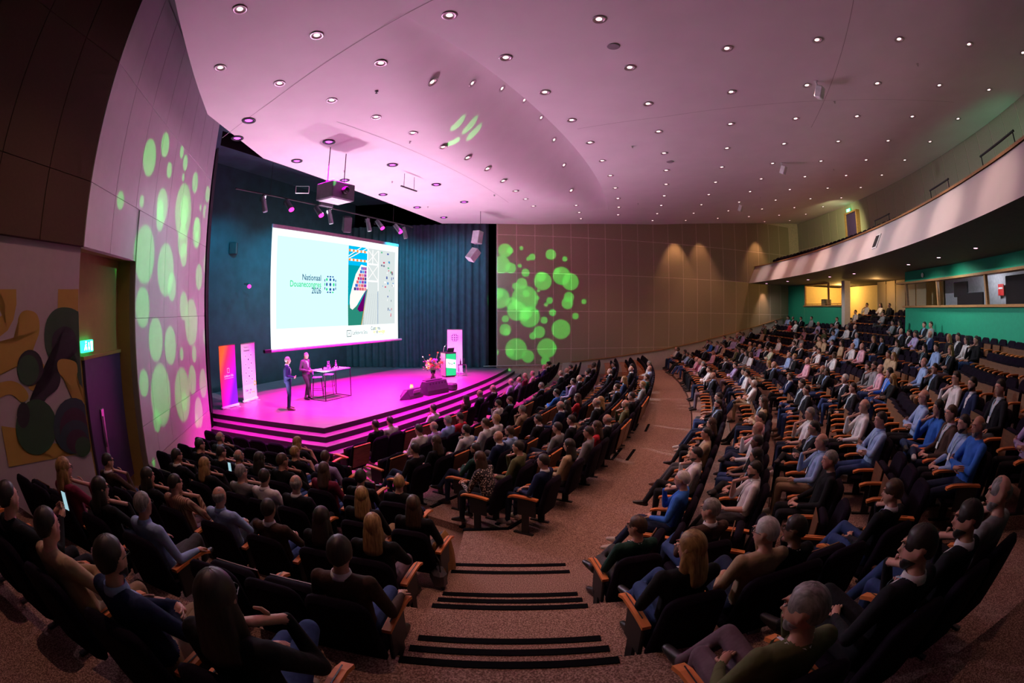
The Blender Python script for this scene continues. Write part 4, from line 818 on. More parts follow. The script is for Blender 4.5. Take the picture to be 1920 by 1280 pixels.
MB().box((0, 0, 1.175), (.62, .56, .03), bev=.008).build('desk_top', M_black, lc); MB().box((0, 0, .02), (.50, .44, .05)).build('plinth', M_black, lc)
lt = empty('laptop', (-3.02, 23.08, STAGE_Z + 1.19), lc.rotation_euler.z, 'open black laptop on top of the lectern', 'laptop')
MB().box((0, .02, .012), (.34, .24, .018)).build('keyboard_base', M_black, lt); MB().box((0, -.14, .10), (.34, .012, .22), Matrix.Rotation(R_(18), 3, 'X')).build('lid', M_black, lt)
mc = empty('gooseneck_microphone', (-3.30, 23.0, STAGE_Z + 1.19), 0, 'thin gooseneck microphone on the lectern', 'microphone')
MB().path([(0, 0, 0), (.02, -.02, .15), (.06, -.05, .28), (.14, -.10, .34)], .008).build('neck', M_chrome, mc); MB().lathe([(0, 0), (.022, .01), (.026, .05), (.014, .08), (0, .08)], 10, (.14, -.10, .30)).build('head', M_black, mc)
st = empty('side_table', (-2.42, 23.3, STAGE_Z), .2, 'small open metal side table behind the lectern', 'table')
MB().box((0, 0, .55), (.42, .34, .02)).build('table_top', M_black, st)
for sx in (-1, 1):
    for sy in (-1, 1): MB().box((sx * .19, sy * .15, .275), (.02, .02, .55)).build('leg', M_chrome, st)
for dx, lb in ((-.08, 'dark bottle at the near side of the side table'), (.08, 'dark bottle at the far side of the side table')):
    tag(MB().lathe([(0, 0), (.035, 0), (.036, .16), (.013, .22), (.013, .29), (0, .29)], 12).build('small_bottle', M_black, None, (-2.42 + dx, 23.3 + dx * .4, STAGE_Z + .56), smooth=True), lb, 'bottle', 'bottles on the side table')
# flowers
bq = empty('flower_bouquet', (-3.66, 22.02, STAGE_Z), 0, 'tall mixed orange and pink flower bouquet in a glass vase on stage', 'bouquet')
MB().lathe([(0, 0), (.10, 0), (.12, .03), (.085, .22), (.13, .44), (.125, .44), (.08, .22), (.11, .03), (0, .02)], 20).build('vase', glass('vase_glass', (.95, .9, .8), .05), bq, smooth=True)
rnd = random.Random(11); ms = MB(); M_stem = mat('stems', (.16, .22, .06), .7)
heads = []
for i in range(46):
    a = rnd.uniform(0, 6.283); rr = rnd.uniform(.05, .42) if i < 34 else rnd.uniform(.25, .52); h = rnd.uniform(.55, .95) - rr * .25 if i < 34 else rnd.uniform(.75, 1.25)
    e = Vector((rr * math.cos(a), rr * math.sin(a), h)); ms.path([(.03 * math.cos(a), .03 * math.sin(a), .05), (.05 * math.cos(a), .05 * math.sin(a), .42), e], .005, 4); heads.append((e, i))
ms.build('stems', M_stem, bq)['kind'] = 'stuff'
fcol = [mat('petal_orange', (.85, .25, .03), .6), mat('petal_pink', (.80, .05, .25), .6), mat('petal_yellow', (.85, .55, .10), .6), mat('petal_lilac', (.45, .12, .60), .6), mat('petal_red', (.60, .03, .04), .6), mat('petal_cream', (.80, .62, .45), .6)]
fm_ = []
for c in fcol:
    m = MB()
    for r in range(3):
        for k in range(6):
            a = 2 * math.pi * (k + r * .5) / 6; ro = .075 - .02 * r; h = .02 + .018 * r
            d = Vector((math.cos(a), math.sin(a), 0)); n = Vector((-d.y, d.x, 0))
            m.add([d * .008, d * ro * .6 + n * .026 + Vector((0, 0, h * .6)), d * ro + Vector((0, 0, h * 1.3)), d * ro * .6 - n * .026 + Vector((0, 0, h * .6))], [(0, 1, 2, 3)])
    fm_.append(m.mesh('blossom', c))
for e, i in heads:
    o = put('blossom', fm_[rnd.randrange(6)], bq, e, (rnd.uniform(-.9, .9), rnd.uniform(-.9, .9), rnd.uniform(0, 6))); o.scale = [rnd.uniform(.8, 1.35)] * 3 if i < 34 else [.55] * 3
m = MB()
for i in range(70):
    a = rnd.uniform(0, 6.283); rr = rnd.uniform(.08, .45); z = rnd.uniform(.42, .9); p = Vector((rr * math.cos(a), rr * math.sin(a), z)); d = Vector((math.cos(a), math.sin(a), rnd.uniform(-.2, .9))).normalized() * .11; n = d.orthogonal().normalized() * .022
    m.add([p, p + d * .5 + n, p + d, p + d * .5 - n], [(0, 1, 2, 3)])
m.build('leaves', mat('leaf_green', (.10, .14, .03), .6), bq)['kind'] = 'stuff'
# confidence monitors and wedge at the lip of the stage
def mon(loc, rz, L, W, H, tilt, name, label, face):
    o = empty(name, loc, rz, label, 'monitor')
    m = MB(); w = W / 2; l = L / 2
    prof = [(-w, 0), (w, 0), (w, H * .35), (w * .55, H), (-w * .2, H), (-w, H * .25)]
    vs = [(-l, y, z) for y, z in prof] + [(l, y, z) for y, z in prof]; k = len(prof)
    m.add(vs, [tuple(range(k - 1, -1, -1)), tuple(range(k, 2 * k))] + [(i, (i + 1) % k, k + (i + 1) % k, k + i) for i in range(k)])
    m.build('housing', M_black2, o)
    return o
M_black2 = mat('dark_grey_plastic', (.045, .040, .050), .45)
ez = math.atan2(1.89, 1.31)
o = mon((-3.02, 18.20, STAGE_Z + .005), ez + math.pi, 1.15, .55, .50, 0, 'stage_monitor', 'large black angled floor monitor lying at the stage lip', True)
for i in range(6): MB().tube((-.42 + .165 * i, .22, .42), (-.42 + .165 * i, .235, .425), .035, n=10).build('vent', M_black, o)
MB().box((0, -.05, .53), (.9, .20, .02)).build('grille', M_black2, o)
o2 = mon((-3.68, 17.22, STAGE_Z + .005), ez + math.pi + .15, .80, .46, .34, 0, 'wedge_speaker', 'pointed black wedge speaker with a grey plate beside the large floor monitor', True)
MB().box((-.05, .20, .22), (.40, .02, .20), Matrix.Rotation(R_(-20), 3, 'X')).build('grey_plate', mat('grey_plate', (.22, .22, .26), .4), o2)
MB().add([(.40, -.23, 0), (.40, .23, 0), (.40, .13, .33), (.40, -.05, .33), (.72, .0, .02)], [(0, 1, 4), (1, 2, 4), (2, 3, 4), (3, 0, 4)]).build('nose', M_black2, o2)
MB().box((0, 0, .14), (.34, .42, .28), bev=.05).build('wedge_speaker', M_black2, None, (-2.42, 19.02, STAGE_Z + .01), (0, 0, ez))
tag(bpy.data.objects['wedge_speaker.001'], 'small grey box speaker at the far end of the floor monitor', 'speaker')
jar = empty('lantern_jar', (-4.05, 18.95, STAGE_Z), 0, 'small glowing amber jar behind the floor monitor', 'jar')
MB().lathe([(0, 0), (.07, 0), (.075, .03), (.075, .17), (.055, .2), (.055, .24), (0, .24)], 14).build('glass_body', mat('amber', (.9, .5, .1), .3, emit=(1, .5, .1), estr=.9), jar, smooth=True)
MB().lathe([(0, .235), (.06, .235), (.06, .26), (0, .26)], 12).build('lid', M_chrome, jar)
# ================================================================== lighting bar, lanterns, projector, hung loudspeakers
bar_a = Vector((-9.0, 13.4, EYE + 4.15)); bar_b = Vector((-4.75, 22.6, EYE + 4.05))
lb = empty('lighting_bar', bar_a, 0, 'black lighting bar hung above the projection screen', 'bar')
MB().tube((0, 0, 0), bar_b - bar_a, .03, n=8).build('pipe', M_black, lb)
for f in (.15, .5, .85):
    p = (bar_b - bar_a) * f; MB().tube(p, p + Vector((0, 0, 1.95)), .008, n=5).build('wire', M_black, lb)
M_lens = glow('magenta_lens', (1.0, .03, .42), 2.2); M_lant = mat('lantern_grey', (.16, .17, .19), .4, .6)
LANT = [(-8.60, 14.5, 0, 'dark profile lantern at the curtain end of the lighting bar'), (-8.15, 15.5, 1, 'pink lantern nearest the curtain on the lighting bar'), (-7.61, 16.86, 1, 'second pink lantern from the curtain on the lighting bar'), (-7.39, 17.5, 0, 'grey profile lantern beside the second pink lantern'),
        (-6.02, 19.6, 0, 'grey profile lantern above the middle of the slide picture'), (-5.80, 20.18, 1, 'pink lantern above the slide picture'), (-5.31, 21.35, 1, 'pink lantern at the far end of the lighting bar'), (-4.99, 21.94, 0, 'grey profile lantern ending the lighting bar')]
for x, y, pink, lab in LANT:
    f = (y - bar_a.y) / (bar_b.y - bar_a.y); pz_ = bar_a.z + (bar_b.z - bar_a.z) * f; px_ = bar_a.x + (bar_b.x - bar_a.x) * f
    o = empty('stage_lantern', (px_, y, pz_), 0, lab, 'stage light', 'lanterns on the lighting bar')
    tl = Vector((.30 if pink else .15, -.15, -.46)) if pink else Vector((.10, .06, -.62))
    MB().box((0, 0, -.06), (.05, .05, .14)).build('clamp', M_black, o)
    MB().tube((0, 0, -.10), tl, .095 if pink else .085, .11 if pink else .10, n=14).build('body', M_lant, o, smooth=False)
    d = tl.normalized(); MB().tube(tl, tl + d * .03, .10 if pink else .085, n=14).build('lens', M_lens if pink else mat('dull_lens', (.35, .40, .42), .1, 0), o)
    MB().path([Vector((-.11, 0, -.08)), Vector((-.12, 0, -.24)), Vector((.12, 0, -.24)), Vector((.11, 0, -.08))], .010, 5).build('yoke', M_black, o)
o = empty('hung_panel_frame', (-7.33, 15.34, EYE + 4.22), R_(25), 'small wire frame hung over the lighting bar', 'frame')
MB().path([(-.24, 0, 0), (.24, 0, 0), (.24, 0, .26), (-.24, 0, .26), (-.24, 0, 0)], .012, 5).build('wire_frame', M_chrome, o)
o = tag(MB().box((0, 0, 0), (.34, .5, .62), Matrix.Rotation(R_(20), 3, 'X'), bev=.03).build('hung_subwoofer', M_black2, None, (-6.6, 18.3, EYE + 3.55), (0, 0, .5)), 'dark box loudspeaker hung above the screen under the projector', 'speaker')
pj = empty('video_projector', (-5.12, 13.05, EYE + 3.48), R_(64), 'large boxed video projector hung from two ceiling rods', 'projector')
M_pj = mat('projector_purple_grey', (.10, .09, .12), .5)
MB().box((0, 0, .02), (.92, .72, .50), bev=.02).build('housing', M_pj, pj); MB().box((0, 0, -.235), (.80, .60, .02)).build('light_base', mat('projector_white', (.70, .72, .72), .5), pj)
MB().box((0, .40, -.02), (.5, .10, .62)).build('rear_plate', M_pj, pj); MB().lathe([(0, 0), (.10, 0), (.11, .12), (.09, .14), (0, .10)], 14, (0, -.36, .02), Matrix.Rotation(R_(90), 3, 'X')).build('lens', M_black, pj)
MB().tube((-.35, 0, .27), (-.35, 0, 1.37), .016, n=6).build('rod', M_black, pj); MB().tube((.42, .1, .27), (.42, .1, 1.37), .016, n=6).build('rod', M_black, pj)
MB().box((0, 0, .30), (.9, .08, .05)).build('cradle', M_black, pj)
hb = empty('ceiling_microphone_bar', (-3.62, 16.36, EYE + 4.35), R_(66), 'slim bar hung on two rods under the stage ceiling', 'bar')
MB().box((0, 0, 0), (.95, .05, .04)).build('rail', M_black, hb)
for s in (-.3, .3): MB().tube((s, 0, 0), (s, 0, .50), .009, n=5).build('rod', M_black, hb)
for dz, dx, tilt, lab in ((3.55, 0, 8, 'upper grey loudspeaker hung before the stage curtain'), (2.70, -.20, 34, 'lower tilted grey loudspeaker hung before the stage curtain')):
    o = empty('hung_loudspeaker', (-1.66 + dx, 23.0, EYE + dz), R_(-35), lab, 'speaker', 'loudspeakers by the stage curtain')
    MB().box((0, 0, 0), (.42, .36, .62), Matrix.Rotation(R_(-tilt), 3, 'X') @ Matrix.Rotation(R_(tilt * .5), 3, 'Y'), bev=.02).build('cabinet', mat('speaker_grey', (.50, .54, .56), .6), o)
    MB().tube((.1, .1, .28), (.1, .1, 1.30 if dz > 3 else .75), .012, n=5).build('rod', M_black, o)
o = empty('stage_side_lantern', pol(48, -20, 0), 0, 'magenta glowing lantern low on the dark stage wall', 'stage light')
o.location = (-11.3, 18.35, EYE + 1.30); MB().tube((0, 0, 0), (.14, -.16, -.10), .09, .10, 12).build('body', M_lant, o); MB().tube((.14, -.16, -.10), (.15, -.172, -.107), .09, n=12).build('lens', M_lens, o); MB().box((-.12, .1, .02), (.3, .06, .06), Matrix.Rotation(.8, 3, 'Z')).build('bracket', M_black, o)
o = empty('stage_wall_speaker', (-11.9, 17.9, EYE + 2.85), R_(20), 'small black loudspeaker fixed high on the dark stage wall', 'speaker')
MB().box((0, 0, 0), (.36, .30, .52), bev=.03).build('cabinet', M_black2, o); MB().box((-.2, 0, 0), (.18, .06, .08)).build('bracket', M_black, o)
# ================================================================== ceiling fittings
ring = MB().lathe([(.085, .0), (.13, -.004), (.138, -.012), (.13, -.018), (.092, -.012), (.085, .0)], 20).mesh('trim_ring', mat('lamp_trim', (.55, .48, .50), .35, .6), True)
cup = MB().lathe([(.092, -.010), (.088, -.006), (.070, .05), (.05, .09), (0, .09)], 18).mesh('reflector', mat('lamp_cup', (.30, .16, .18), .3, .5), True)
lampw = MB().lathe([(0, -.004), (.040, -.003), (.056, .004), (.05, .03), (0, .05)], 16).mesh('lamp', glow('lamp_white', (1.0, .62, .60), 3.2), True)
lampm = MB().lathe([(0, -.014), (.055, -.012), (.075, .0), (0, .04)], 16).mesh('lamp', glow('lamp_magenta', (.75, .05, .95), 4.0), True)
ringd = MB().lathe([(.072, -.002), (.125, -.004), (.132, -.012), (.125, -.022), (.080, -.020), (.072, -.002)], 20).mesh('trim_ring', mat('lamp_trim_black', (.012, .008, .014), .5), True)
cupd = MB().lathe([(.092, -.010), (.088, -.006), (.070, .05), (.05, .09), (0, .09)], 18).mesh('reflector', mat('lamp_cup_dark', (.04, .01, .05), .3, .5), True)
def cnormal(x, y):
    def h(x, y): R = rad(x, y); return zceil(R) + scoop(R, ang(x, y))
    e = .05; return Vector(((h(x + e, y) - h(x - e, y)) / (2 * e), (h(x, y + e) - h(x, y - e)) / (2 * e), -1)).normalized()
def downlight(x, y, lab, grp, magenta=False):
    R = rad(x, y); z = zceil(R) + scoop(R, ang(x, y)); n = -cnormal(x, y)
    q = Vector((0, 0, 1)).rotation_difference(n)
    o = empty('ceiling_downlight', (x, y, z - .004), 0, lab, 'ceiling light', grp); o.rotation_mode = 'QUATERNION'; o.rotation_quaternion = q
    put('trim_ring', ringd if magenta else ring, o); put('reflector', cupd if magenta else cup, o)
    if magenta: o.scale = (1.45, 1.45, 1.2)
    put('lamp', lampm if magenta else lampw, o)
    return o
def inside_ceiling(x, y):
    return y < 26.2 + .178 * x and (x + 8.15) * -.96 + (y - 11) * .279 < -.3 and (x + 5.15) * -.906 + (y - 4.5) * -.424 < -.3 and y > -3
rows = [(50.1, -35.2, 1.72, -8), (52.03, -34.1, 1.85, -8), (54.05, -36.9, 2.03, -9.5), (56.2, -33.4, 2.1, -8), (58.4, -31.6, 2.2, -5), (60.5, -31.6, 2.2, -5), (62.65, -31.6, 2.2, -5), (64.85, -31.6, 2.2, -5), (66.95, -29.4, 2.2, -5)]
AUD_SPOT = []
for k, (R, p0, dp, p1) in enumerate(rows):
    i = 0; ph = p0
    while ph < p1:
        x, y, _ = pol(R, ph)
        if inside_ceiling(x, y) and not (R < 51 and ph > -25.5 and rad(x, y) < 49.5) and not (R < 51 and ph > -14):
            downlight(x, y, 'warm recessed downlight, %s along the %s ceiling ring from the stage' % (nth(i), nth(k)), 'ceiling downlights over the hall')
            AUD_SPOT.append((x, y, zceil(R), k, i)); i += 1
        ph += dp
for x, y, z, k, i in AUD_SPOT:      # the light each hall downlight gives
    if k >= 2 and x > -7 and (i + k) % 2 == 0: spot('downlight_beam', (x, y, z - .03), (x, y, 0), (1.0, .50, .37), (230 if k == 3 else 150 if k < 6 or y > 13 else 65) if y > 4.5 else (34 if x > -3 else 190), 118 if x < -3 and y < 7 else 50 if k == 3 or y < 4.5 else 80, .8, .05)
for i, (x, y) in enumerate([(-6.5, 9.87), (-7.43, 10.81), (-5.14, 12.25), (-6.74, 13.49), (-6.04, 16.23), (-3.91, 14.96), (-5.25, 18.78), (-4.35, 21.54), (-2.87, 17.75), (-3.48, 24.17), (-2.11, 20.87)]):
    downlight(x, y, 'purple glowing ceiling downlight above the stage edge, %s from the left wall' % nth(i), 'purple downlights over the stage', True)
for i, (x, y) in enumerate([(-2.92, 12.98), (-5.68, 15.15), (-4.42, 16.99), (-0.73, 19.75), (-3.85, 21.54), (-3.02, 9.66), (3.79, 14.26), (6.05, 22.27), (9.6, 6.83), (8.78, 9.86), (13.38, 15.95), (12.47, 21.39)]):
    R = rad(x, y); o = empty('sprinkler_head', (x, y, zceil(R) + scoop(R, ang(x, y))), 0, 'tiny ceiling sprinkler head, %s outward from the left wall' % nth(i), 'sprinkler', 'ceiling sprinklers')
    MB().lathe([(0, 0), (.045, 0), (.045, -.008), (.012, -.02), (.012, -.05), (.03, -.055), (.03, -.062), (0, -.062)], 10).build('head', M_chrome if i != 5 else M_black, o)
for x, y, lab in ((7.55, 9.01, 'white cube loudspeaker under the ceiling nearest the camera'), (10.36, 15.64, 'white cube loudspeaker under the middle of the ceiling'), (11.96, 22.75, 'white cube loudspeaker under the ceiling farthest away')):
    z = zceil(rad(x, y)); o = empty('ceiling_loudspeaker', (x, y, z - .28), R_(30), lab, 'speaker', 'white ceiling loudspeakers')
    MB().box((0, 0, 0), (.22, .20, .34), Matrix.Rotation(R_(24), 3, 'X'), bev=.02).build('cabinet', M_white, o); MB().tube((-.05, 0, .08), (-.12, 0, .28), .02, n=6).build('arm', M_white, o); MB().lathe([(0, 0), (.06, 0), (.06, .02), (0, .02)], 10, (-.12, 0, .26)).build('ceiling_plate', M_white, o)
for x, y, lab in ((2.0, 8.34, 'round grey ceiling grille close to the camera'), (5.55, 15.75, 'round grey ceiling grille over the middle rows')):
    tag(MB().lathe([(0, -.005), (.12, -.006), (.13, 0), (.12, .005)], 20).build('ceiling_grille', mat('grille_grey', (.25, .22, .24), .6), None, (x, y, zceil(rad(x, y)) - .01)), lab, 'grille')
# exit signs
def exit_sign(loc, rz, lab):
    o = empty('exit_sign', loc, rz, lab, 'exit sign', 'green exit signs')
    MB().box((0, 0, 0), (.44, .06, .20), bev=.01).build('lamp_box', glow('exit_green', (.02, .75, .28), 2.5), o)
    wt = glow('exit_white', (.9, 1, .95), 4.0)
    for pts in ([(-.16, -.06), (-.13, -.06), (-.06, .03), (-.09, .05)], [(-.10, .06), (-.06, .06), (-.06, .10 - .015), (-.10, .10 - .015)], [(-.07, -.06), (-.04, -.06), (-.06, .0), (-.09, .0)]): MB().add([(x, -.032, z) for x, z in pts], [tuple(range(len(pts)))]).build('running_figure', wt, o)
    MB().add([(x, -.032, z) for x, z in ((.02, .06), (.05, .06), (.05, -.02), (.075, -.02), (.035, -.075), (-.005, -.02), (.02, -.02))], [(0, 1, 2, 3, 4, 5, 6)]).build('arrow', wt, o)
    MB().add([(x, -.032, z) for x, z in rect(.11, .18, -.075, .075)], [(0, 1, 2, 3)]).build('doorway_mark', wt, o)
    return o
exit_sign(wl(.80, -.42, -.36), lrz, 'green exit sign over the purple side door')
exit_sign(pol(68.4, -10.3, EYE + 6.30), R_(-100), 'green exit sign over the balcony door')
# every seated person: block, row, place along the row, top, hair, pose
PEOPLE = """F0,-28.732,K,d,0 F0,-28.138,w,d,0 F1,-28.56,w,d,0 F1,-27.974,v,x,0 F1,-27.376,b,g,0 F1,-26.787,r,d,0 F0,-26.164,w,d,1 F0,-24.218,s,D,1 F0,-23.225,k,x,0 F0,-22.116,k,x,0 F1,-24.541,w,d,1 F1,-23.669,k,r,0 F2,-26.872,w,b,0 F2,-27.416,w,r,0 F2,-28.262,w,d,1 F3,-28.59,n,x,0 F2,-29.372,K,R,0 F3,-29.446,d,d,0 F2,-30.067,K,d,1 F3,-28.081,b,r,1 F4,-30.198,f,R,4 F4,-29.415,o,d,1 F0,-14.43,n,x,1 F0,-17.107,p,x,0 F0,-18.397,m,x,0 F0,-19.217,v,x,0 F0,-20.241,v,x,0 F1,-20.465,k,g,2 F2,-22.352,u,d,2 F1,-15.553,k,x,0 F0,-13.313,k,d,0 F2,-18.852,k,x,0 F2,-16.746,k,d,0 F1,-14.174,k,d,0 F1,-17.136,k,x,0 F2,-20.023,v,d,1 F3,-23.413,r,R,0 F4,-24.705,k,x,0 F4,-24.226,K,B,0 F3,-25.063,n,x,0 F3,-24.485,K,D,0 F2,-25.333,t,g,1 F3,-26.593,k,d,0 F4,-26.758,k,d,0 F5,-26.593,k,x,0 F5,-27.947,g,d,0 F4,-27.62,g,d,0 F5,-27.406,r,R,0 F5,-24.696,o,x,1 F5,-23.812,K,d,0 F4,-21.767,k,r,1 F4,-19.993,n,B,0 F5,-19.662,d,r,0 F5,-21.325,g,b,0 F5,-16.684,b,x,0 F5,-14.907,w,g,0 F4,-14.969,n,d,0 F4,-16.65,k,x,0 F3,-14.284,k,d,0 F3,-16.94,k,x,0 F2,-13.475,y,d,1 F5,-30.0,n,d,0 F5,-28.959,t,D,0 F2,-16.246,k,d,0 F2,-14.065,k,d,0 F0,-12.764,K,d,0 M0,-7.172,w,x,0 M0,-7.777,k,d,0 M0,-9.721,k,D,0 M0,-10.567,b,d,2 M0,-11.688,k,d,0 M0,-13.379,p,x,0 M0,-14.394,m,x,0 M0,-15.644,k,g,2 M0,-14.892,p,x,0 M0,-17.799,w,r,2 M0,-19.654,k,x,1 M2,-6.077,k,d,0 M2,-7.134,u,d,0 M2,-8.351,v,d,0 M2,-9.229,k,d,0 M2,-9.751,t,d,0 M1,-9.94,k,d,1 M1,-11.936,p,x,0 M3,-6.455,k,d,0 M3,-7.521,k,d,0 M3,-7.99,v,d,0 M3,-8.483,v,g,0 M3,-9.051,k,d,0 M4,-5.543,m,x,0 M4,-6.34,k,d,0 M4,-6.887,v,d,0 M5,-5.22,k,d,0 M5,-5.633,k,d,0 M5,-7.445,t,R,0 M3,-11.131,t,x,0 M3,-11.903,k,x,0 M3,-12.832,v,x,1 M2,-12.901,K,D,0 M2,-12.384,o,d,0 M2,-13.599,k,d,0 M2,-14.365,g,D,0 M2,-15.238,w,R,0 M1,-14.984,k,d,1 M1,-17.396,v,d,2 M6,-5.05,k,d,0 M6,-5.545,o,g,0 M7,-4.678,k,d,0 M7,-5.1,k,d,0 M8,-4.911,b,d,0 M8,-4.436,v,d,0 M8,-5.481,k,g,0 M6,-6.927,k,d,0 M7,-7.009,r,R,0 M7,-7.757,w,d,2 M4,-10.985,k,d,1 M4,-12.651,w,d,0 M3,-14.728,y,d,2 M3,-13.907,k,d,1 M5,-13.073,g,d,0 M5,-12.225,w,D,0 M6,-10.982,p,D,0 M4,-15.802,k,x,1 M4,-17.616,k,d,2 M5,-15.286,t,d,0 M4,-18.068,w,d,1 M4,-14.788,k,d,0 M7,-10.611,v,x,0 M6,-12.622,k,d,0 M6,-13.44,o,d,0 M2,-18.622,K,B,0 M2,-19.452,k,x,1 M3,-17.472,b,x,0 M3,-18.302,K,b,0 M3,-20.059,p,x,0 M3,-21.965,K,x,1 M2,-22.18,n,r,2 M3,-22.443,k,d,0 M2,-23.952,k,d,0 M2,-24.759,k,d,0 M1,-22.202,w,w,2 M1,-21.665,k,d,0 M1,-20.281,w,d,0 M1,-24.782,k,d,0 M1,-25.427,t,R,2 M0,-24.006,k,d,0 M0,-24.87,k,d,0 M0,-23.53,K,R,0 M2,-27.491,w,g,1 M1,-27.241,p,d,0 M0,-26.769,K,R,0 M1,-19.534,n,d,0 M3,-24.324,k,w,1 M3,-25.629,k,d,1 M4,-23.116,g,d,0 M4,-23.641,g,d,1 M4,-24.125,p,x,0 M4,-24.972,u,D,0 M4,-25.468,K,B,2 M5,-24.777,b,x,0 M5,-26.074,k,d,1 M5,-28.246,w,d,1 M5,-28.992,n,d,0 M5,-29.967,k,d,0 M4,-28.87,b,x,0 M4,-29.589,u,D,1 M4,-30.085,s,r,0 M4,-30.567,b,d,0 M4,-31.025,u,x,0 M5,-31.108,v,d,2 M3,-28.259,w,x,1 M3,-29.442,b,d,2 M2,-29.648,b,x,1 M2,-30.598,K,g,0 M0,-27.663,t,d,2 M0,-29.077,w,d,1 M0,-30.384,u,w,1 M1,-28.052,w,x,1 M1,-28.862,K,d,0 M1,-29.627,K,D,0 M1,-30.242,w,d,1 M2,-28.677,k,d,2 M7,-12.806,b,g,2 M7,-13.943,w,g,0 M7,-14.76,k,x,0 M7,-12.244,k,d,0 M8,-16.545,g,d,2 M8,-17.141,k,D,0 M7,-19.033,k,x,1 M7,-19.646,k,d,0 M6,-20.678,g,R,0 M7,-20.164,v,d,2 M8,-19.158,k,d,0 M8,-19.633,g,d,0 M7,-21.242,n,x,0 M7,-22.508,K,B,0 M7,-23.071,k,d,0 M7,-23.577,w,D,0 M7,-24.123,K,d,1 M6,-22.702,K,D,0 M6,-23.464,b,d,0 M6,-24.333,K,B,0 M6,-14.534,b,d,0 M6,-17.025,b,w,0 M6,-18.629,K,B,0 M6,-19.393,k,d,0 M5,-16.804,k,d,2 M5,-17.822,t,D,0 M5,-18.987,w,x,1 M5,-19.876,p,x,0 M4,-19.837,w,d,1 M5,-22.179,t,d,0 M5,-22.611,t,B,0 M8,-10.913,k,d,0 M8,-7.879,g,d,0 M8,-6.538,k,d,0 M5,-15.908,t,d,0 N1,-11.32,w,d,1 N1,-12.68,w,D,0 N0,-11.23,w,d,0 N0,-14.01,g,d,2 N1,-13.54,K,d,0 L7,-3.245,K,d,5 L6,-4.622,m,B,1 L5,-5.666,s,d,0 L6,-3.835,K,D,1 L5,-4.587,K,D,0 L4,-5.243,k,d,1 L4,-4.525,K,B,5 L6,-3.075,b,g,0 L5,-3.989,P,d,2 L5,-3.195,b,x,0 L3,-5.472,K,d,0 L2,-5.658,k,x,0 L3,-4.91,K,d,0 L3,-4.456,k,x,0 L3,-3.981,K,D,0 L3,-3.465,K,r,0 L1,-4.131,K,B,0 L2,-3.712,K,b,0 L3,-2.69,m,R,1 L4,-3.262,w,d,0 L4,-2.718,k,x,0 L2,-3.064,v,r,0 L3,-2.082,K,c,0 L4,-1.745,K,B,0 L5,-2.478,s,d,2 L5,-1.797,K,D,0 L5,-1.265,K,B,0 L6,-1.089,s,c,0 L3,-1.504,K,b,0 L4,-1.077,K,R,0 L7,-2.563,t,d,2 L7,-1.807,n,d,2 L7,-1.088,K,D,1 L4,-3.724,g,g,0 W0,1.142,d,r,1 W0,1.939,s,g,1 W1,1.151,K,B,4 W1,1.776,t,w,4 W1,2.068,K,d,0 W1,3.346,k,c,2 W2,1.107,o,g,4 W2,1.892,k,d,4 W2,2.511,k,d,1 W2,3.05,g,x,0"""
# ================================================================== people
def ico_pts(sub=2):
    bm = bmesh.new(); bmesh.ops.create_icosphere(bm, subdivisions=sub, radius=1); v = np.array([x.co[:] for x in bm.verts]); bm.free(); return v
ICO = ico_pts(2)
def hull_mesh(bm, balls):
    """convex hull of a few ellipsoids, added to bm"""
    vs = []
    for c, r in balls:
        r = (r, r, r) if isinstance(r, (int, float)) else r
        vs += [bm.verts.new((c[0] + p[0] * r[0], c[1] + p[1] * r[1], c[2] + p[2] * r[2])) for p in ICO]
    g = bmesh.ops.convex_hull(bm, input=vs)
    kill = [e for e in g['geom_interior'] if isinstance(e, bmesh.types.BMVert)] + [e for e in g['geom_unused'] if isinstance(e, bmesh.types.BMVert)]
    bmesh.ops.delete(bm, geom=list(set(kill)), context='VERTS')
def remeshed(prims, voxel, smooth=3):
    bm = bmesh.new()
    for balls in prims: hull_mesh(bm, balls)
    me = bpy.data.meshes.new('raw'); bm.to_mesh(me); bm.free()
    o = bpy.data.objects.new('raw', me); COL.objects.link(o)
    r = o.modifiers.new('r', 'REMESH'); r.mode = 'VOXEL'; r.voxel_size = voxel
    s = o.modifiers.new('s', 'SMOOTH'); s.factor = .5; s.iterations = smooth
    dg = bpy.context.evaluated_depsgraph_get(); out = bpy.data.meshes.new_from_object(o.evaluated_get(dg))
    bpy.data.objects.remove(o); bpy.data.meshes.remove(me)
    return out
V3 = lambda *a: Vector(a)
def lerp(a, b, t): return a + (b - a) * t

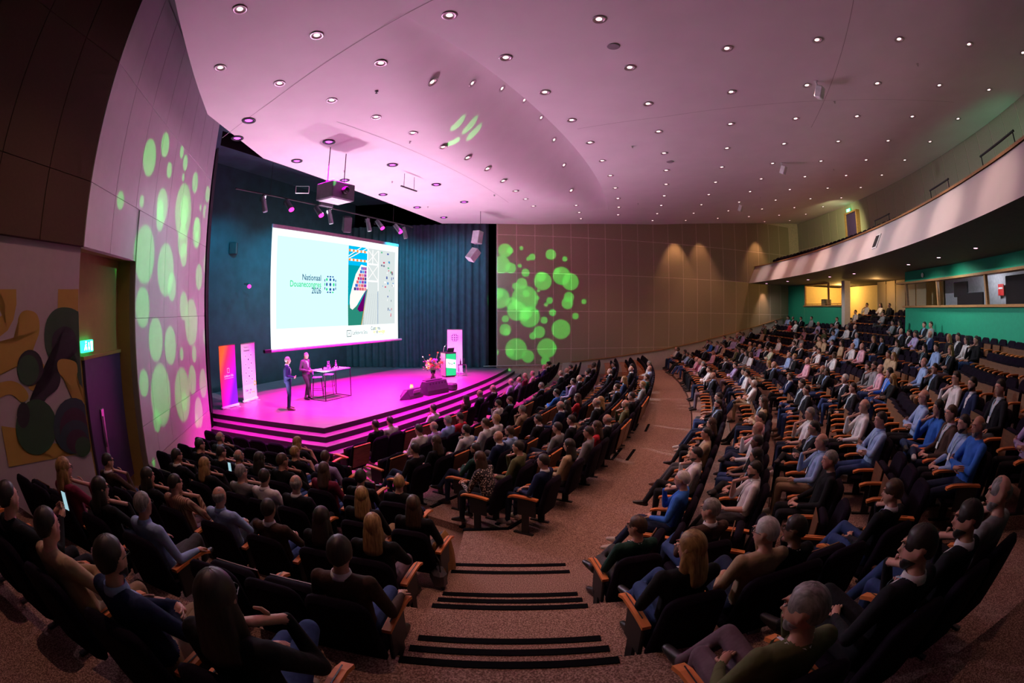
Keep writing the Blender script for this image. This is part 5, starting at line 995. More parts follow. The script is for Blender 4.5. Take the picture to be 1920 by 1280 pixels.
def human(J, voxel=.0125):
    """one continuous body from a dict of joints; returns mesh, head matrix"""
    P = []                                   # (slot, balls)
    up = (J['neck'] - J['hip']).normalized()
    hip, neck = J['hip'], J['neck']
    waist = lerp(hip, neck, .34); chest = lerp(hip, neck, .70); sl, sr = J['shoulder']
    w = J.get('girth', 1.0)
    P.append((3, [(hip + V3(0, .0, -.01), (.165 * w, .125 * w, .10)), (hip + V3(0, 0, .05), (.155 * w, .12 * w, .08))]))
    P.append((1, [(hip + up * .06, (.155 * w, .122 * w, .07)), (waist, (.148 * w, .115 * w, .08)), (chest, (.165 * w, .118 * w, .10))]))
    P.append((1, [(chest, (.160 * w, .112, .08)), (sl + V3(.03, 0, -.015), .066), (sr + V3(-.03, 0, -.015), .066), (neck + V3(0, -.01, -.045), (.075, .065, .05))]))
    hc = J['head']; M = Matrix.Translation(hc) @ Euler((J.get('pitch', 0), 0, J.get('yaw', 0)), 'XYZ').to_matrix().to_4x4()
    hb = M @ V3(0, -.015, -.085)
    P.append((0, [(neck + V3(0, -.005, -.03), .056), (hb, .053)]))
    def H(slot, balls): P.append((slot, [(M @ V3(*c), r) for c, r in balls]))
    H(0, [((0, -.006, .018), (.076, .096, .102)), ((0, .02, -.03), (.066, .075, .07))])
    H(0, [((0, .02, -.03), (.064, .070, .06)), ((0, .052, -.088), (.034, .034, .030))])
    H(0, [((0, .088, .012), (.010, .010, .012)), ((0, .108, -.026), (.014, .013, .011))])
    for s in (-1, 1): H(0, [((s * .078, -.008, .0), (.010, .022, .030)), ((s * .074, -.004, -.022), (.008, .014, .018))])
    H(0, [((0, .086, .036), (.045, .012, .010)), ((0, .080, .030), (.055, .012, .010))])
    H(0, [((0, .088, -.058), (.022, .010, .012)), ((0, .084, -.058), (.026, .010, .012))])
    for k in (0, 1):
        s = (-1, 1)[k]
        kn, an, toe = J['knee'][k], J['ankle'][k], J['toe'][k]; ht = hip + V3(s * .088, .01, -.015)
        P.append((3, [(ht, .098 * w), (lerp(ht, kn, .55), .080), (kn, .062)]))
        P.append((3, [(kn, .062), (lerp(kn, an, .35), .058), (an, .044)]))
        d = (toe - an); heel = an + V3(0, 0, -.045) - V3(d.x, d.y, 0).normalized() * .03
        P.append((4, [(heel, (.036, .040, .035)), (an, .038), (lerp(heel, toe, .55), (.042, .042, .034)), (toe, (.038, .040, .026))]))
        sh, el, wr = J['shoulder'][k], J['elbow'][k], J['wrist'][k]
        P.append((1, [(sh, .062), (el, .047)]))
        P.append((5, [(el, .046), (lerp(el, wr, .4), .043), (wr, .031)]))
        hd = J['hand'][k]; P.append((0, [(wr, .026), (lerp(wr, hd, .8), (.034, .030, .024)), (hd, (.034, .026, .022))]))
    me = remeshed([b for _, b in P], voxel, 3)
    n = len(me.polygons); ctr = np.empty(n * 3); me.polygons.foreach_get('center', ctr); ctr = ctr.reshape(-1, 3)
    best = np.full(n, 9e9); slot = np.zeros(n, int)
    for s, balls in P:
        cs = [np.array(c[:]) for c, _ in balls]; rs = [np.array((r, r, r) if isinstance(r, (int, float)) else r) for _, r in balls]
        pairs = list(zip(cs, cs[1:], rs, rs[1:])) if len(cs) > 1 else [(cs[0], cs[0], rs[0], rs[0])]
        for a, b, ra, rb in pairs:
            ab = b - a; L = ab @ ab; t = np.clip(((ctr - a) @ ab) / L, 0, 1) if L > 1e-9 else np.zeros(n)
            q = a + t[:, None] * ab; rr = ra + t[:, None] * (rb - ra)
            dd = (np.linalg.norm((ctr - q) / rr, axis=1) - 1) * rr.min(axis=1)
            m = dd < best; best[m] = dd[m]; slot[m] = s
    # open collar: a V of the inner shirt, and a collar ring at the neck
    rel = ctr - np.array(neck[:]); upn = np.array(up[:]); hgt = rel @ upn; fwd = np.cross(upn, np.array((-1.0, 0, 0))); fw = rel @ fwd
    fw = rel @ (np.array((0, 1.0, 0)) - upn * upn[1])
    vm = (slot == 1) & (fw > .0) & (hgt > -.30) & (np.abs(rel[:, 0]) < .012 + .055 * (hgt + .30) / .30)
    slot[vm] = 2
    # slits of eyes, brows, mouth and separate fingers are added to the same mesh
    bm = bmesh.new(); bm.from_mesh(me); bm.faces.ensure_lookup_table()
    for f, s in zip(bm.faces, slot): f.material_index = int(s); f.smooth = True
    def extra(slot_, balls):
        k0 = set(bm.faces); hull_mesh(bm, balls)
        for f in bm.faces:
            if f not in k0: f.material_index = slot_; f.smooth = True
    global ICO
    keep = ICO; ICO = ICO1
    for s in (-1, 1):
        extra(6, [(M @ V3(s * .030, .0835, .010), (.013, .006, .0065))])
        extra(7, [(M @ V3(s * .030, .0885, .010), (.0055, .0035, .0055))])
        extra(7, [(M @ V3(s * .018, .094, .030), (.006, .004, .003)), (M @ V3(s * .044, .084, .032), (.005, .004, .003))])
    extra(8, [(M @ V3(-.020, .088, -.055), (.005, .004, .003)), (M @ V3(0, .0985, -.056), (.006, .004, .005)), (M @ V3(.020, .088, -.055), (.005, .004, .003))])
    for k in (0, 1):
        s = (-1, 1)[k]; wr, hd = J['wrist'][k], J['hand'][k]; d = (hd - wr).normalized(); pn = J['palm'][k].normalized(); sd = d.cross(pn).normalized()
        curl = J['curl'][k]
        for i, (off, ln) in enumerate(((-.027, .062), (-.009, .075), (.009, .070), (.027, .052))):
            a = hd + sd * off + d * .012; q1 = a + (d * math.cos(curl * .5) + pn * math.sin(curl * .5)) * ln * .45
            q2 = q1 + (d * math.cos(curl * 1.2) + pn * math.sin(curl * 1.2)) * ln * .33; q3 = q2 + (d * math.cos(curl * 1.9) + pn * math.sin(curl * 1.9)) * ln * .30
            extra(0, [(a, .0095), (q1, .009)]); extra(0, [(q1, .009), (q2, .0082)]); extra(0, [(q2, .0082), (q3, .007)])
        tb = lerp(wr, hd, .45) - sd * s * .026 * J.get('thumb', 1); t1 = tb + (d * .7 - sd * s * .7 + pn * .3).normalized() * .038; t2 = t1 + (d * .9 - sd * s * .2 + pn * .4).normalized() * .030
        extra(0, [(tb, .012), (t1, .0105)]); extra(0, [(t1, .0105), (t2, .008)])
    ICO = keep
    bm.to_mesh(me); bm.free()
    for i in range(9): me.materials.append(None)
    return me, M
ICO1 = ico_pts(1)

def sitter(pose, yaw, slump=0.0, legs=0):
    lean = R_(13 + slump) if pose != 4 else R_(-14)
    hip = V3(0, -.07, .53); u = V3(0, -math.sin(lean), math.cos(lean))
    neck = hip + u * .555; sh = hip + u * .475
    J = dict(hip=hip, neck=neck, shoulder=(sh + V3(-.18, 0, 0), sh + V3(.18, 0, 0)), head=neck + V3(0, .035, .125), yaw=R_(yaw), pitch=R_(-4))
    J['knee'] = [V3(-.12, .40, .55), V3(.12, .40, .55)]; J['ankle'] = [V3(-.13, .42, .10), V3(.13, .44, .10)]; J['toe'] = [V3(-.15, .60, .032), V3(.15, .62, .032)]
    if legs == 1:      # knee over knee
        J['knee'][1] = V3(.03, .42, .65); J['ankle'][1] = V3(-.12, .60, .34); J['toe'][1] = V3(-.16, .76, .33)
    if legs == 2:      # ankle on knee
        J['knee'][1] = V3(.30, .30, .62); J['ankle'][1] = V3(-.06, .40, .64); J['toe'][1] = V3(-.26, .46, .66)
    if legs == 3:      # stretched out
        J['knee'] = [V3(-.12, .42, .50), V3(.12, .42, .50)]; J['ankle'] = [V3(-.12, .66, .12), V3(.10, .70, .12)]; J['toe'] = [V3(-.15, .82, .07), V3(.12, .86, .08)]
    lapw = [V3(-.13, .17, .655), V3(.13, .17, .655)]; laph = [V3(-.06, .235, .66), V3(.06, .235, .66)]
    J['elbow'] = [V3(-.27, -.08, .72), V3(.27, -.08, .72)]; J['wrist'] = lapw; J['hand'] = laph
    J['palm'] = [V3(.4, 0, -1), V3(-.4, 0, -1)]; J['curl'] = [.7, .7]
    if pose == 1:      # chin resting on a hand
        J['elbow'][1] = V3(.24, .10, .71); c = J['head'] + V3(.045, .06, -.125); J['wrist'] = [lapw[0], V3(.13, .10, c.z - .10)]; J['hand'] = [laph[0], c + V3(.01, 0, -.01)]; J['palm'][1] = V3(-1, -.3, 0); J['curl'][1] = 1.0
    if pose == 2:      # arms folded
        J['elbow'] = [V3(-.25, .0, .76), V3(.25, .0, .76)]; J['wrist'] = [V3(.06, .145, .80), V3(-.06, .165, .76)]; J['hand'] = [V3(.13, .11, .81), V3(-.13, .13, .77)]; J['palm'] = [V3(0, -1, 0), V3(0, -1, 0)]; J['curl'] = [.5, .5]
    if pose == 3:      # forearms on the armrests
        J['elbow'] = [V3(-.28, -.08, .70), V3(.28, -.08, .70)]; J['wrist'] = [V3(-.28, .16, .69), V3(.28, .16, .69)]; J['hand'] = [V3(-.27, .235, .68), V3(.27, .235, .68)]; J['palm'] = [V3(0, 0, -1), V3(0, 0, -1)]; J['curl'] = [.5, .5]
    if pose == 4:      # leaning forward, elbows on thighs, hands clasped
        J['elbow'] = [V3(-.22, .20, .66), V3(.22, .20, .66)]; J['wrist'] = [V3(-.07, .42, .70), V3(.07, .42, .70)]; J['hand'] = [V3(-.02, .48, .71), V3(.02, .48, .71)]; J['palm'] = [V3(1, 0, -.2), V3(-1, 0, -.2)]; J['curl'] = [1.1, 1.1]; J['head'] = neck + V3(0, .06, .12)
    if pose == 5:      # holding up a phone
        J['elbow'] = [V3(-.22, .10, .78), V3(.22, .10, .78)]; J['wrist'] = [V3(-.05, .28, .93), V3(.07, .28, .93)]; J['hand'] = [V3(-.03, .33, .97), V3(.05, .33, .97)]; J['palm'] = [V3(1, 0, .3), V3(-1, 0, .3)]; J['curl'] = [1.0, 1.0]
    return J
PROTO = {}
def proto(pose, yaw, legs):
    k = (pose, yaw, legs)
    if k not in PROTO: PROTO[k] = human(sitter(pose, yaw, 0, legs))
    return PROTO[k]
def hair_mat(name, c1, c2):
    if name in MATS: return MATS[name]
    m = wood(name, c1, c2, .5, 9.0, (9, 3, 1.2)); return m
HM = dict(d=hair_mat('hair_dark', (.006, .004, .003), (.022, .014, .010)), b=hair_mat('hair_blond', (.16, .085, .026), (.40, .25, .09)), g=hair_mat('hair_grey', (.10, .095, .09), (.28, .27, .26)), w=hair_mat('hair_white', (.35, .34, .33), (.60, .58, .56)), r=hair_mat('hair_brown', (.022, .010, .005), (.075, .034, .014)))
# hair in head space: a shell that hugs the skull above the hairline and sinks under the skin below it
def hair_cap(style):
    rr = random.Random(5); n, k = 44, 26; vs = []; fsx = []
    bumps = [(Vector((rr.gauss(0, 1), rr.gauss(0, 1), rr.gauss(0, 1))).normalized()) for _ in range(90)]
    def line(th):                              # height of the hairline going round from the brow to the nape
        tab = {'short': ((0, .070), (38, .070), (56, .060), (70, .034), (82, .016), (96, -.002), (122, -.040), (180, -.060)), 'fringe': ((0, .3), (78, .3), (90, .0), (110, -.03), (180, -.062)),
               'long': ((0, .070), (35, .060), (55, .020), (70, -.03), (90, -.06), (180, -.08)), 'curly': ((0, .060), (40, .050), (60, .020), (80, .0), (110, -.03), (180, -.06))}[style]
        return float(np.interp(th, [t[0] for t in tab], [t[1] for t in tab]))
    grow = {'short': 1.065, 'fringe': 1.05, 'long': 1.10, 'curly': 1.14}[style]
    for j in range(k + 1):
        e = math.pi * (j / k - .5)
        for i in range(n):
            a = 2 * math.pi * i / n; d = Vector((math.sin(a) * math.cos(e), math.cos(a) * math.cos(e), math.sin(e)))
            z = .018 + d.z * .102; th = abs(math.degrees(math.atan2(d.x, d.y))); t = sstep(-.010, .012, z - line(th))
            if style == 'fringe': t *= 1 - sstep(.030, .055, z)
            g = grow + (.035 * max((d.dot(b_) for b_ in bumps)) ** 40 * 1.0 if style == 'curly' else .008 * math.sin(9 * a + 4 * e))
            f = .93 + (g - .93) * t
            vs.append((d.x * .076 * f, -.006 + d.y * .096 * f - (.004 if t > .5 else 0), .018 + d.z * .102 * f))
    for j in range(k):
        for i in range(n): fsx.append((j * n + i, j * n + (i + 1) % n, (j + 1) * n + (i + 1) % n, (j + 1) * n + i))
    return vs, fsx
def hair_mesh(style):
    if style == 'beard': return remeshed([[((0, .018, -.055), (.0662, .0665, .034)), ((0, .053, -.092), (.0368, .0368, .032))]], .008, 1)
    m = MB(); m.add(*hair_cap('short' if style == 'bun' else style))
    if style == 'long':
        c = [[((0, -.050, .0), (.082, .050, .07)), ((0, -.075, -.10), (.092, .042, .07)), ((0, -.092, -.22), (.098, .034, .06))]]
        c += [[((s * .066, -.015, -.01), (.018, .040, .05)), ((s * .082, -.012, -.09), (.018, .040, .06)), ((s * .086, -.002, -.19), (.020, .034, .05))] for s in (-1, 1)]
        r = remeshed(c, .011, 2); m.add([v.co[:] for v in r.vertices], [tuple(p.vertices) for p in r.polygons])
    if style == 'bun':
        r = remeshed([[((0, -.108, .06), .036)]], .012, 1); m.add([v.co[:] for v in r.vertices], [tuple(p.vertices) for p in r.polygons])
    me = m.mesh('hair', MATS['hair_dark'], True); me.materials.clear(); return me
HAIR = {}
def get_hair(style):
    if style not in HAIR:
        me = hair_mesh(style); me.materials.append(None); me.polygons.foreach_set('use_smooth', [True] * len(me.polygons)); HAIR[style] = me
    return HAIR[style]
def cloth(name, col, rough=.85): return mat('cloth_' + name, col, rough, var=.12, scale=14, bump=.9, bscale=13, spec=.2)
TOPC = dict(k=(.010, .010, .014), K=(.008, .008, .010), n=(.010, .018, .060), w=(.62, .60, .60), b=(.26, .38, .62), u=(.03, .13, .50), g=(.20, .20, .21), r=(.40, .02, .03), p=(.62, .33, .40), o=(.10, .105, .045), t=(.38, .28, .17), v=(.34, .27, .48), m=(.16, .015, .045), y=(.42, .47, .33), d=(.012, .045, .035), s=(.060, .034, .026))
TOPW = dict(k='black suit', K='black top', n='navy jacket', w='white shirt', b='light blue shirt', u='bright blue jacket', g='grey top', r='red top', p='pink shirt', o='olive top', t='tan jacket', v='lilac shirt', m='dark red top', y='pale green shirt', d='dark green top', s='brown jacket', P='striped shirt', f='floral blouse')
TM = {k: cloth('top_' + k, c) for k, c in TOPC.items()}
def striped():
    m = bpy.data.materials.new('striped_cloth'); m.use_nodes = True; nt = m.node_tree; N = nt.nodes; L = nt.links; b = N['Principled BSDF']; b.inputs['Roughness'].default_value = .85
    tc = N.new('ShaderNodeTexCoord'); wv = N.new('ShaderNodeTexWave'); wv.inputs['Scale'].default_value = 11; wv.inputs['Distortion'].default_value = 1.0
    rp = N.new('ShaderNodeValToRGB'); rp.color_ramp.elements[0].color = (.45, .30, .20, 1); rp.color_ramp.elements[1].color = (.14, .05, .04, 1); L.new(tc.outputs['Object'], wv.inputs['Vector']); L.new(wv.outputs[0], rp.inputs[0]); L.new(rp.outputs[0], b.inputs['Base Color']); return m
def floral():
    m = bpy.data.materials.new('floral_cloth'); m.use_nodes = True; nt = m.node_tree; N = nt.nodes; L = nt.links; b = N['Principled BSDF']; b.inputs['Roughness'].default_value = .85
    tc = N.new('ShaderNodeTexCoord'); wv = N.new('ShaderNodeTexVoronoi'); wv.inputs['Scale'].default_value = 34
    rp = N.new('ShaderNodeValToRGB'); rp.color_ramp.elements[0].color = (.60, .48, .42, 1); rp.color_ramp.elements[1].color = (.02, .015, .02, 1); rp.color_ramp.elements[0].position = .32; rp.color_ramp.elements[1].position = .38; L.new(tc.outputs['Object'], wv.inputs['Vector']); L.new(wv.outputs[0], rp.inputs[0]); L.new(rp.outputs[0], b.inputs['Base Color']); return m
TM['P'] = striped(); TM['f'] = floral()
M_shirt = cloth('inner_white', (.60, .60, .62)); M_shirtb = cloth('inner_blue', (.25, .36, .58))
LEG = [cloth('trouser_black', (.010, .010, .014)), cloth('trouser_navy', (.014, .022, .055)), cloth('trouser_grey', (.06, .06, .068)), cloth('trouser_jeans', (.03, .06, .17)), cloth('trouser_tan', (.26, .18, .11)), cloth('trouser_mauve', (.13, .085, .11)), cloth('trouser_white', (.45, .42, .40)), cloth('trouser_red', (.42, .02, .03)), cloth('trouser_brown', (.20, .09, .03))]
SHOE = [mat('shoe_black', (.012, .010, .010), .4), mat('shoe_brown', (.09, .04, .02), .4), mat('shoe_white', (.45, .43, .40), .6)]
SKIN = [mat('skin_fair', (.50, .27, .20), .55, var=.06, scale=20), mat('skin_mid', (.40, .20, .135), .55, var=.06, scale=20), mat('skin_brown', (.16, .075, .045), .5, var=.06, scale=20)]
M_eyew = mat('eye_white', (.55, .52, .50), .3); M_eyed = mat('eye_dark', (.012, .008, .006), .3); M_lip = mat('lips', (.34, .10, .09), .5)
M_lan = mat('lanyard_blue', (.30, .50, .62), .6); M_lanw = mat('lanyard_white', (.62, .64, .66), .6)
M_badge = mat('badge_card', (.70, .72, .74), .5)
def lanyard_mesh(J):
    """ribbon round the neck that meets on the breast, with a card below"""
    hip, neck = J['hip'], J['neck']; up = (neck - hip).normalized(); f = V3(0, up.z, -up.y); m = MB()
    for s in (-1, 1):
        pts = [neck - f * .066 + up * -.005 + V3(s * .01, 0, 0), neck + V3(s * .070, 0, 0) - up * .010, neck + f * .078 - up * .060 + V3(s * .056, 0, 0), neck + f * .106 - up * .12 + V3(s * .044, 0, 0), neck + f * .124 - up * .22 + V3(s * .022, 0, 0), neck + f * .128 - up * .29]
        for a, b in zip(pts, pts[1:]):
            w_ = V3(.010, 0, 0) if abs(b.x - neck.x) < .06 and a.y > neck.y else V3(0, .010, 0)
            m.quad(a - w_, b - w_, b + w_, a + w_)
    card = MB(); c = neck + f * .135 - up * .335; card.add([c + V3(-.032, 0, 0) + up * .045, c + V3(.032, 0, 0) + up * .045, c + V3(.032, 0, 0) - up * .045, c + V3(-.032, 0, 0) - up * .045], [(0, 1, 2, 3)])
    return m.mesh('lanyard', M_lan), card.mesh('name_card', M_badge)
LANY = lanyard_mesh(sitter(0, 0)); LANY4 = lanyard_mesh(sitter(4, 0))
def collar_mesh(J):
    hip, neck = J['hip'], J['neck']; up = (neck - hip).normalized(); q = Vector((0, 0, 1)).rotation_difference((up + V3(0, .25, 0)).normalized()).to_matrix()
    return MB().lathe([(.060, .030), (.066, .032), (.074, .004), (.078, -.016), (.070, -.018), (.058, .0), (.060, .030)], 18, neck + V3(0, .004, -.022), q).mesh('collar', M_shirt, True)
COLL = {}
def glasses_mesh():
    m = MB()
    for s in (-1, 1):
        pts = [V3(s * .032 + .022 * math.cos(a), .103 - .12 * abs(s * .032 + .022 * math.cos(a)) * .3, .008 + .017 * math.sin(a)) for a in [2 * math.pi * i / 10 for i in range(11)]]
        m.path(pts, .0022, 4); m.path([V3(s * .054, .098, .012), V3(s * .078, .03, .014), V3(s * .080, -.01, .006)], .002, 4)
    m.path([V3(-.010, .104, .012), V3(.010, .104, .012)], .002, 4); return m.mesh('spectacles', M_black)
GLASS = glasses_mesh()
HW = dict(d='dark-haired', D='long-dark-haired', b='blond', B='long-blond-haired', g='grey-haired', w='white-haired', x='bald', r='brown-haired', R='long-brown-haired', c='curly-haired')
def dress(o, slots):
    for i, m in enumerate(slots):
        o.material_slots[i].link = 'OBJECT'; o.material_slots[i].material = m
PR = random.Random(21)
def add_person(me, M, loc, rz, top, hair, label, group, leg=None, skin=None, shoe=None, scale=1.0, lan=None, glasses=False, pose=0, hairstyle=None, hair_col=None, beard=False):
    o = put('person', me, None, loc, (0, 0, rz)); tag(o, label, 'person', group); o.scale = (scale,) * 3
    skin = SKIN[0 if PR.random() < .75 else 1] if skin is None else SKIN[skin]
    suit = top in 'kn'; inner = (M_shirt if PR.random() < .7 else M_shirtb) if suit or top == 's' else TM[top]
    sleeve = TM[top]
    if top in 'Kw' and PR.random() < .22: sleeve = skin
    leg = LEG[PR.choice((0, 0, 0, 1, 1, 2, 3, 3, 5, 4))] if leg is None else LEG[leg]
    dress(o, [skin, TM[top], inner, leg, SHOE[PR.choice((0, 0, 0, 1, 2))] if shoe is None else SHOE[shoe], sleeve, M_eyew, M_eyed, M_lip])
    st = dict(d='short', b='short', g='short', w='short', r='short', D='long', B='long', R='long', c='curly', x='fringe')[hair]
    hm = HM[dict(D='d', B='b', R='r', c='d', x='g').get(hair, hair)]
    if hair == 'c' and top == 'k': hm = HM['r']
    if hair_col: hm = HM[hair_col]
    if not (hair == 'x' and PR.random() < .35):
        h = put('hair', get_hair(hairstyle or st), o); h.matrix_local = M; h.material_slots[0].link = 'OBJECT'; h.material_slots[0].material = hm
    if suit or top in 'wbvpsq':
        kx = (pose == 4, me.name.startswith('stand'))
        if hasattr(add_person, 'std') and add_person.std: kx = 'std'
        if kx not in COLL: COLL[kx] = collar_mesh(standing() if kx == 'std' else sitter(4 if pose == 4 else 0, 0))
        c_ = put('collar', COLL[kx], o); c_.material_slots[0].link = 'OBJECT'; c_.material_slots[0].material = inner if suit or top in 'sq' else TM[top]
    if beard:
        h = put('beard', get_hair('beard'), o); h.matrix_local = M; h.material_slots[0].link = 'OBJECT'; h.material_slots[0].material = hm
    if glasses: put('spectacles', GLASS, o).matrix_local = M
    if lan:
        L_ = LANY4 if pose == 4 else LANY
        a = put('lanyard', L_[0], o); a.material_slots[0].link = 'OBJECT'; a.material_slots[0].material = M_lanw if lan == 2 else M_lan
        if pose not in (2, 4): put('name_card', L_[1], o)
    return o
# ================================================================== auditorium seats and the audience
M_up = mat('dark_purple_upholstery', (.0065, .003, .010), .9, var=.25, scale=30, bump=.2, bscale=120, spec=.12)
M_frame = mat('seat_black_frame', (.008, .008, .010), .5)
M_arm = wood('armrest_oak', (.50, .140, .028), (.66, .205, .045), .65, 3, (9, 1.5, 9))
M_under = wood('seat_plywood', (.11, .042, .016), (.17, .068, .026), .5, 3, (2, 9, 9))
def rounded(w0, w1, h, r, n=5):
    """outline of a seat back: narrower top, round corners"""
    pts = []
    for cx, cz, a0, rr in ((w0 / 2 - r * .5, r * .5, -90, r * .5), (w1 / 2 - r, h - r, 0, r), (-w1 / 2 + r, h - r, 90, r), (-w0 / 2 + r * .5, r * .5, 180, r * .5)):
        for k in range(n): a = R_(a0 + 90 * k / (n - 1)); pts.append((cx + rr * math.cos(a), cz + rr * math.sin(a)))
    return pts
def pad(outl, depth, bev, bow=.02):
    """upholstered pad: outline in xz, thickness in y, edges rounded, slightly dished"""
    rings = []; k = len(outl); cx = sum(p[0] for p in outl) / k; cz = sum(p[1] for p in outl) / k
    for s, y in ((.90, -depth / 2), (1.0, -depth / 2 + bev), (1.0, depth / 2 - bev), (.90, depth / 2)):
        rings.append([((x - cx) * s + cx, y + bow * (x / .26) ** 2, (z - cz) * s + cz) for x, z in outl])
    vs = sum(rings, []); fsx = []
    for r in range(3):
        for i in range(k): fsx.append((r * k + i, r * k + (i + 1) % k, (r + 1) * k + (i + 1) % k, (r + 1) * k + i))
    m = MB(); m.add(vs, fsx)
    for r, yy in ((0, -depth / 2 - .004), (3, depth / 2 + .004)):
        m.add(rings[r] + [(cx, yy, cz)], [(i, (i + 1) % k, k) for i in range(k)])
    return m
tilt = Matrix.Rotation(R_(13), 4, 'X')
def tilted(m, off):
    m.v = [tuple((tilt @ Vector(v)) + Vector(off)) for v in m.v]; return m
ME_back = tilted(pad(rounded(.53, .48, .64, .13), .09, .03), (0, -.255, .33)).mesh('backrest', M_up, True)
ME_down = MB().box((0, .0, .41), (.49, .47, .10), bev=.035).mesh('seat_cushion', M_up)
m = pad(rounded(.49, .47, .42, .08), .10, .03, 0); m.v = [tuple((Matrix.Rotation(R_(4), 4, 'X') @ Vector(v)) + Vector((0, -.10, .40))) for v in m.v]; ME_upc = m.mesh('seat_cushion', M_up, True)
ME_under = MB().box((0, -.035, .61), (.44, .012, .36), Matrix.Rotation(R_(4), 3, 'X')).mesh('plywood_underside', M_under)
arm = MB()
for i in range(6):
    y0 = -.24 + .085 * i; y1 = y0 + .085; z = lambda y: .655 - .25 * max(0, abs(y - .0) - .02) ** 2 - (.02 if y > .2 else 0)
    arm.add([(-.034, y0, z(y0)), (.034, y0, z(y0)), (.034, y1, z(y1)), (-.034, y1, z(y1)), (-.034, y0, z(y0) - .028), (.034, y0, z(y0) - .028), (.034, y1, z(y1) - .028), (-.034, y1, z(y1) - .028)], [(0, 1, 2, 3), (4, 7, 6, 5), (0, 3, 7, 4), (1, 5, 6, 2)] + ([(0, 4, 5, 1)] if i == 0 else []) + ([(3, 2, 6, 7)] if i == 5 else []))
ME_arm = arm.mesh('armrest', M_arm)
ME_side = MB().box((0, -.05, .48), (.035, .32, .30), bev=.01).box((0, -.03, .17), (.03, .12, .34)).box((0, 0, .012), (.05, .34, .024)).mesh('side_frame', M_frame)
ME_board = tilted(MB().box((0, -.062, .33), (.50, .014, .48), bev=.004), (0, -.255, .33)).mesh('wooden_back_board', M_under)
ME_cap = tilted(MB().box((0, -.055, .60), (.50, .032, .022), bev=.004), (0, -.255, .33)).mesh('oak_top_strip', M_arm)
ME_slit = MB().box((0, .03, .6565), (.008, .36, .002)).mesh('armrest_slit', M_frame)
def seat_parts(occupied, last, board, near):
    p = [('backrest', ME_back, 0), ('seat_cushion', ME_down if occupied else ME_upc, 0), ('armrest', ME_arm, .28), ('side_frame', ME_side, .28)]
    if not occupied: p.append(('plywood_underside', ME_under, 0))
    if last: p += [('armrest', ME_arm, -.28), ('side_frame', ME_side, -.28)]
    if board: p += [('wooden_back_board', ME_board, 0), ('oak_top_strip', ME_cap, 0)]
    return p
NUM = 'one two three four five six seven eight nine'.split()
BLK = {'F': 'front block', 'M': 'main block', 'L': 'side block', 'W': 'wedge block', 'N': 'rear niche'}
def spot_of(blk, row, c):
    """floor point and facing of a place in a row"""
    if blk in 'FMN':
        if blk != 'N': c = min(c, ph_wall((FB_R[row] if blk == 'F' else 57.5 + 1.12 * row)) - .62)
        R = FB_R[row] if blk == 'F' else row_r(row, c) if blk == 'M' else (67.75, 68.55)[row]
        z = FB_Z[row] if blk == 'F' else zmain(R, c) if blk == 'M' else EYE + (-.95, -.5)[row]
        p = pol(R, c, z); return p, R_(c) + R_(90)
    if blk == 'L':
        return Vector((c, LB_Y[row] - LB_T[row] * (c + 1), LB_Z[row])), math.atan(-LB_T[row])
    t = .13; return Vector((c, WB_Y[row] + t * (c - .8), WB_Z[row])), math.atan(t)
WB_Y = [4.2, 2.8, 1.42]; WB_Z = [.60, 1.05, 1.5]
folk = []
for s in PEOPLE.split():
    a = s.split(','); folk.append((a[0][0], int(a[0][1:]), float(a[1]), a[2], a[3], int(a[4])))
rowsd = {}
for f in folk: rowsd.setdefault((f[0], f[1]), []).append(f)
# rows with their two ends (angle for the curved blocks, x for the others)
ENDS = {}
for i in range(6): ENDS['F', i] = (-30.1 + .12 * (5 - i), ph_wall(FB_R[i]) - .55)
for i in range(9): ENDS['M', i] = (-31.25, ph_wall(57.5 + 1.1 * i) - .75)
for i in range(8): ENDS['L', i] = (lb_end(LB_Y[i]) - .40, -6.1 - .396 * max(0, LB_Y[i] + .9 - 4.83) + (.35 if i < 5 else 0))
for i in range(3): ENDS['W', i] = (1.12, (2.1, 3.5, 3.4)[i])
for i in range(2): ENDS['N', i] = (-16.2, -11.3)
for k, v in (('W', 3), ): pass
seats = []                                # (distance, point, facing, occupied, last, blk, row, c)
for (blk, row), (e0, e1) in ENDS.items():
    curved = blk in 'FMN'; R = {'F': FB_R[row] if blk == 'F' else 0, 'M': 57.6 + 1.1 * row, 'N': 68}.get(blk, 1)
    unit = math.degrees(1 / R) if curved else 1.0
    occ = sorted(f[2] for f in rowsd.get((blk, row), []))
    places = [(c, True) for c in occ]
    c = e0; sgn = 1 if e1 > e0 else -1
    while (c - e1) * sgn <= 0:
        if all(abs(c - o) > .50 * unit for o in occ):
            places.append((c, False)); c += sgn * .56 * unit
        else: c += sgn * .06 * unit
    places.sort(key=lambda p: p[0] * sgn)
    for i, (c, oc) in enumerate(places):
        p, rz_ = spot_of(blk, row, c)
        seats.append(((p - Vector((0, 0, EYE))).length, p, rz_, oc, i == 0, blk, row, c, i))
seats.sort(key=lambda s: s[0])
def in_view(p):
    return p.y > .9 and abs(math.degrees(math.atan2(p.x, p.y))) < 78
seats = [s for s in seats if in_view(s[1])]
far = MB()
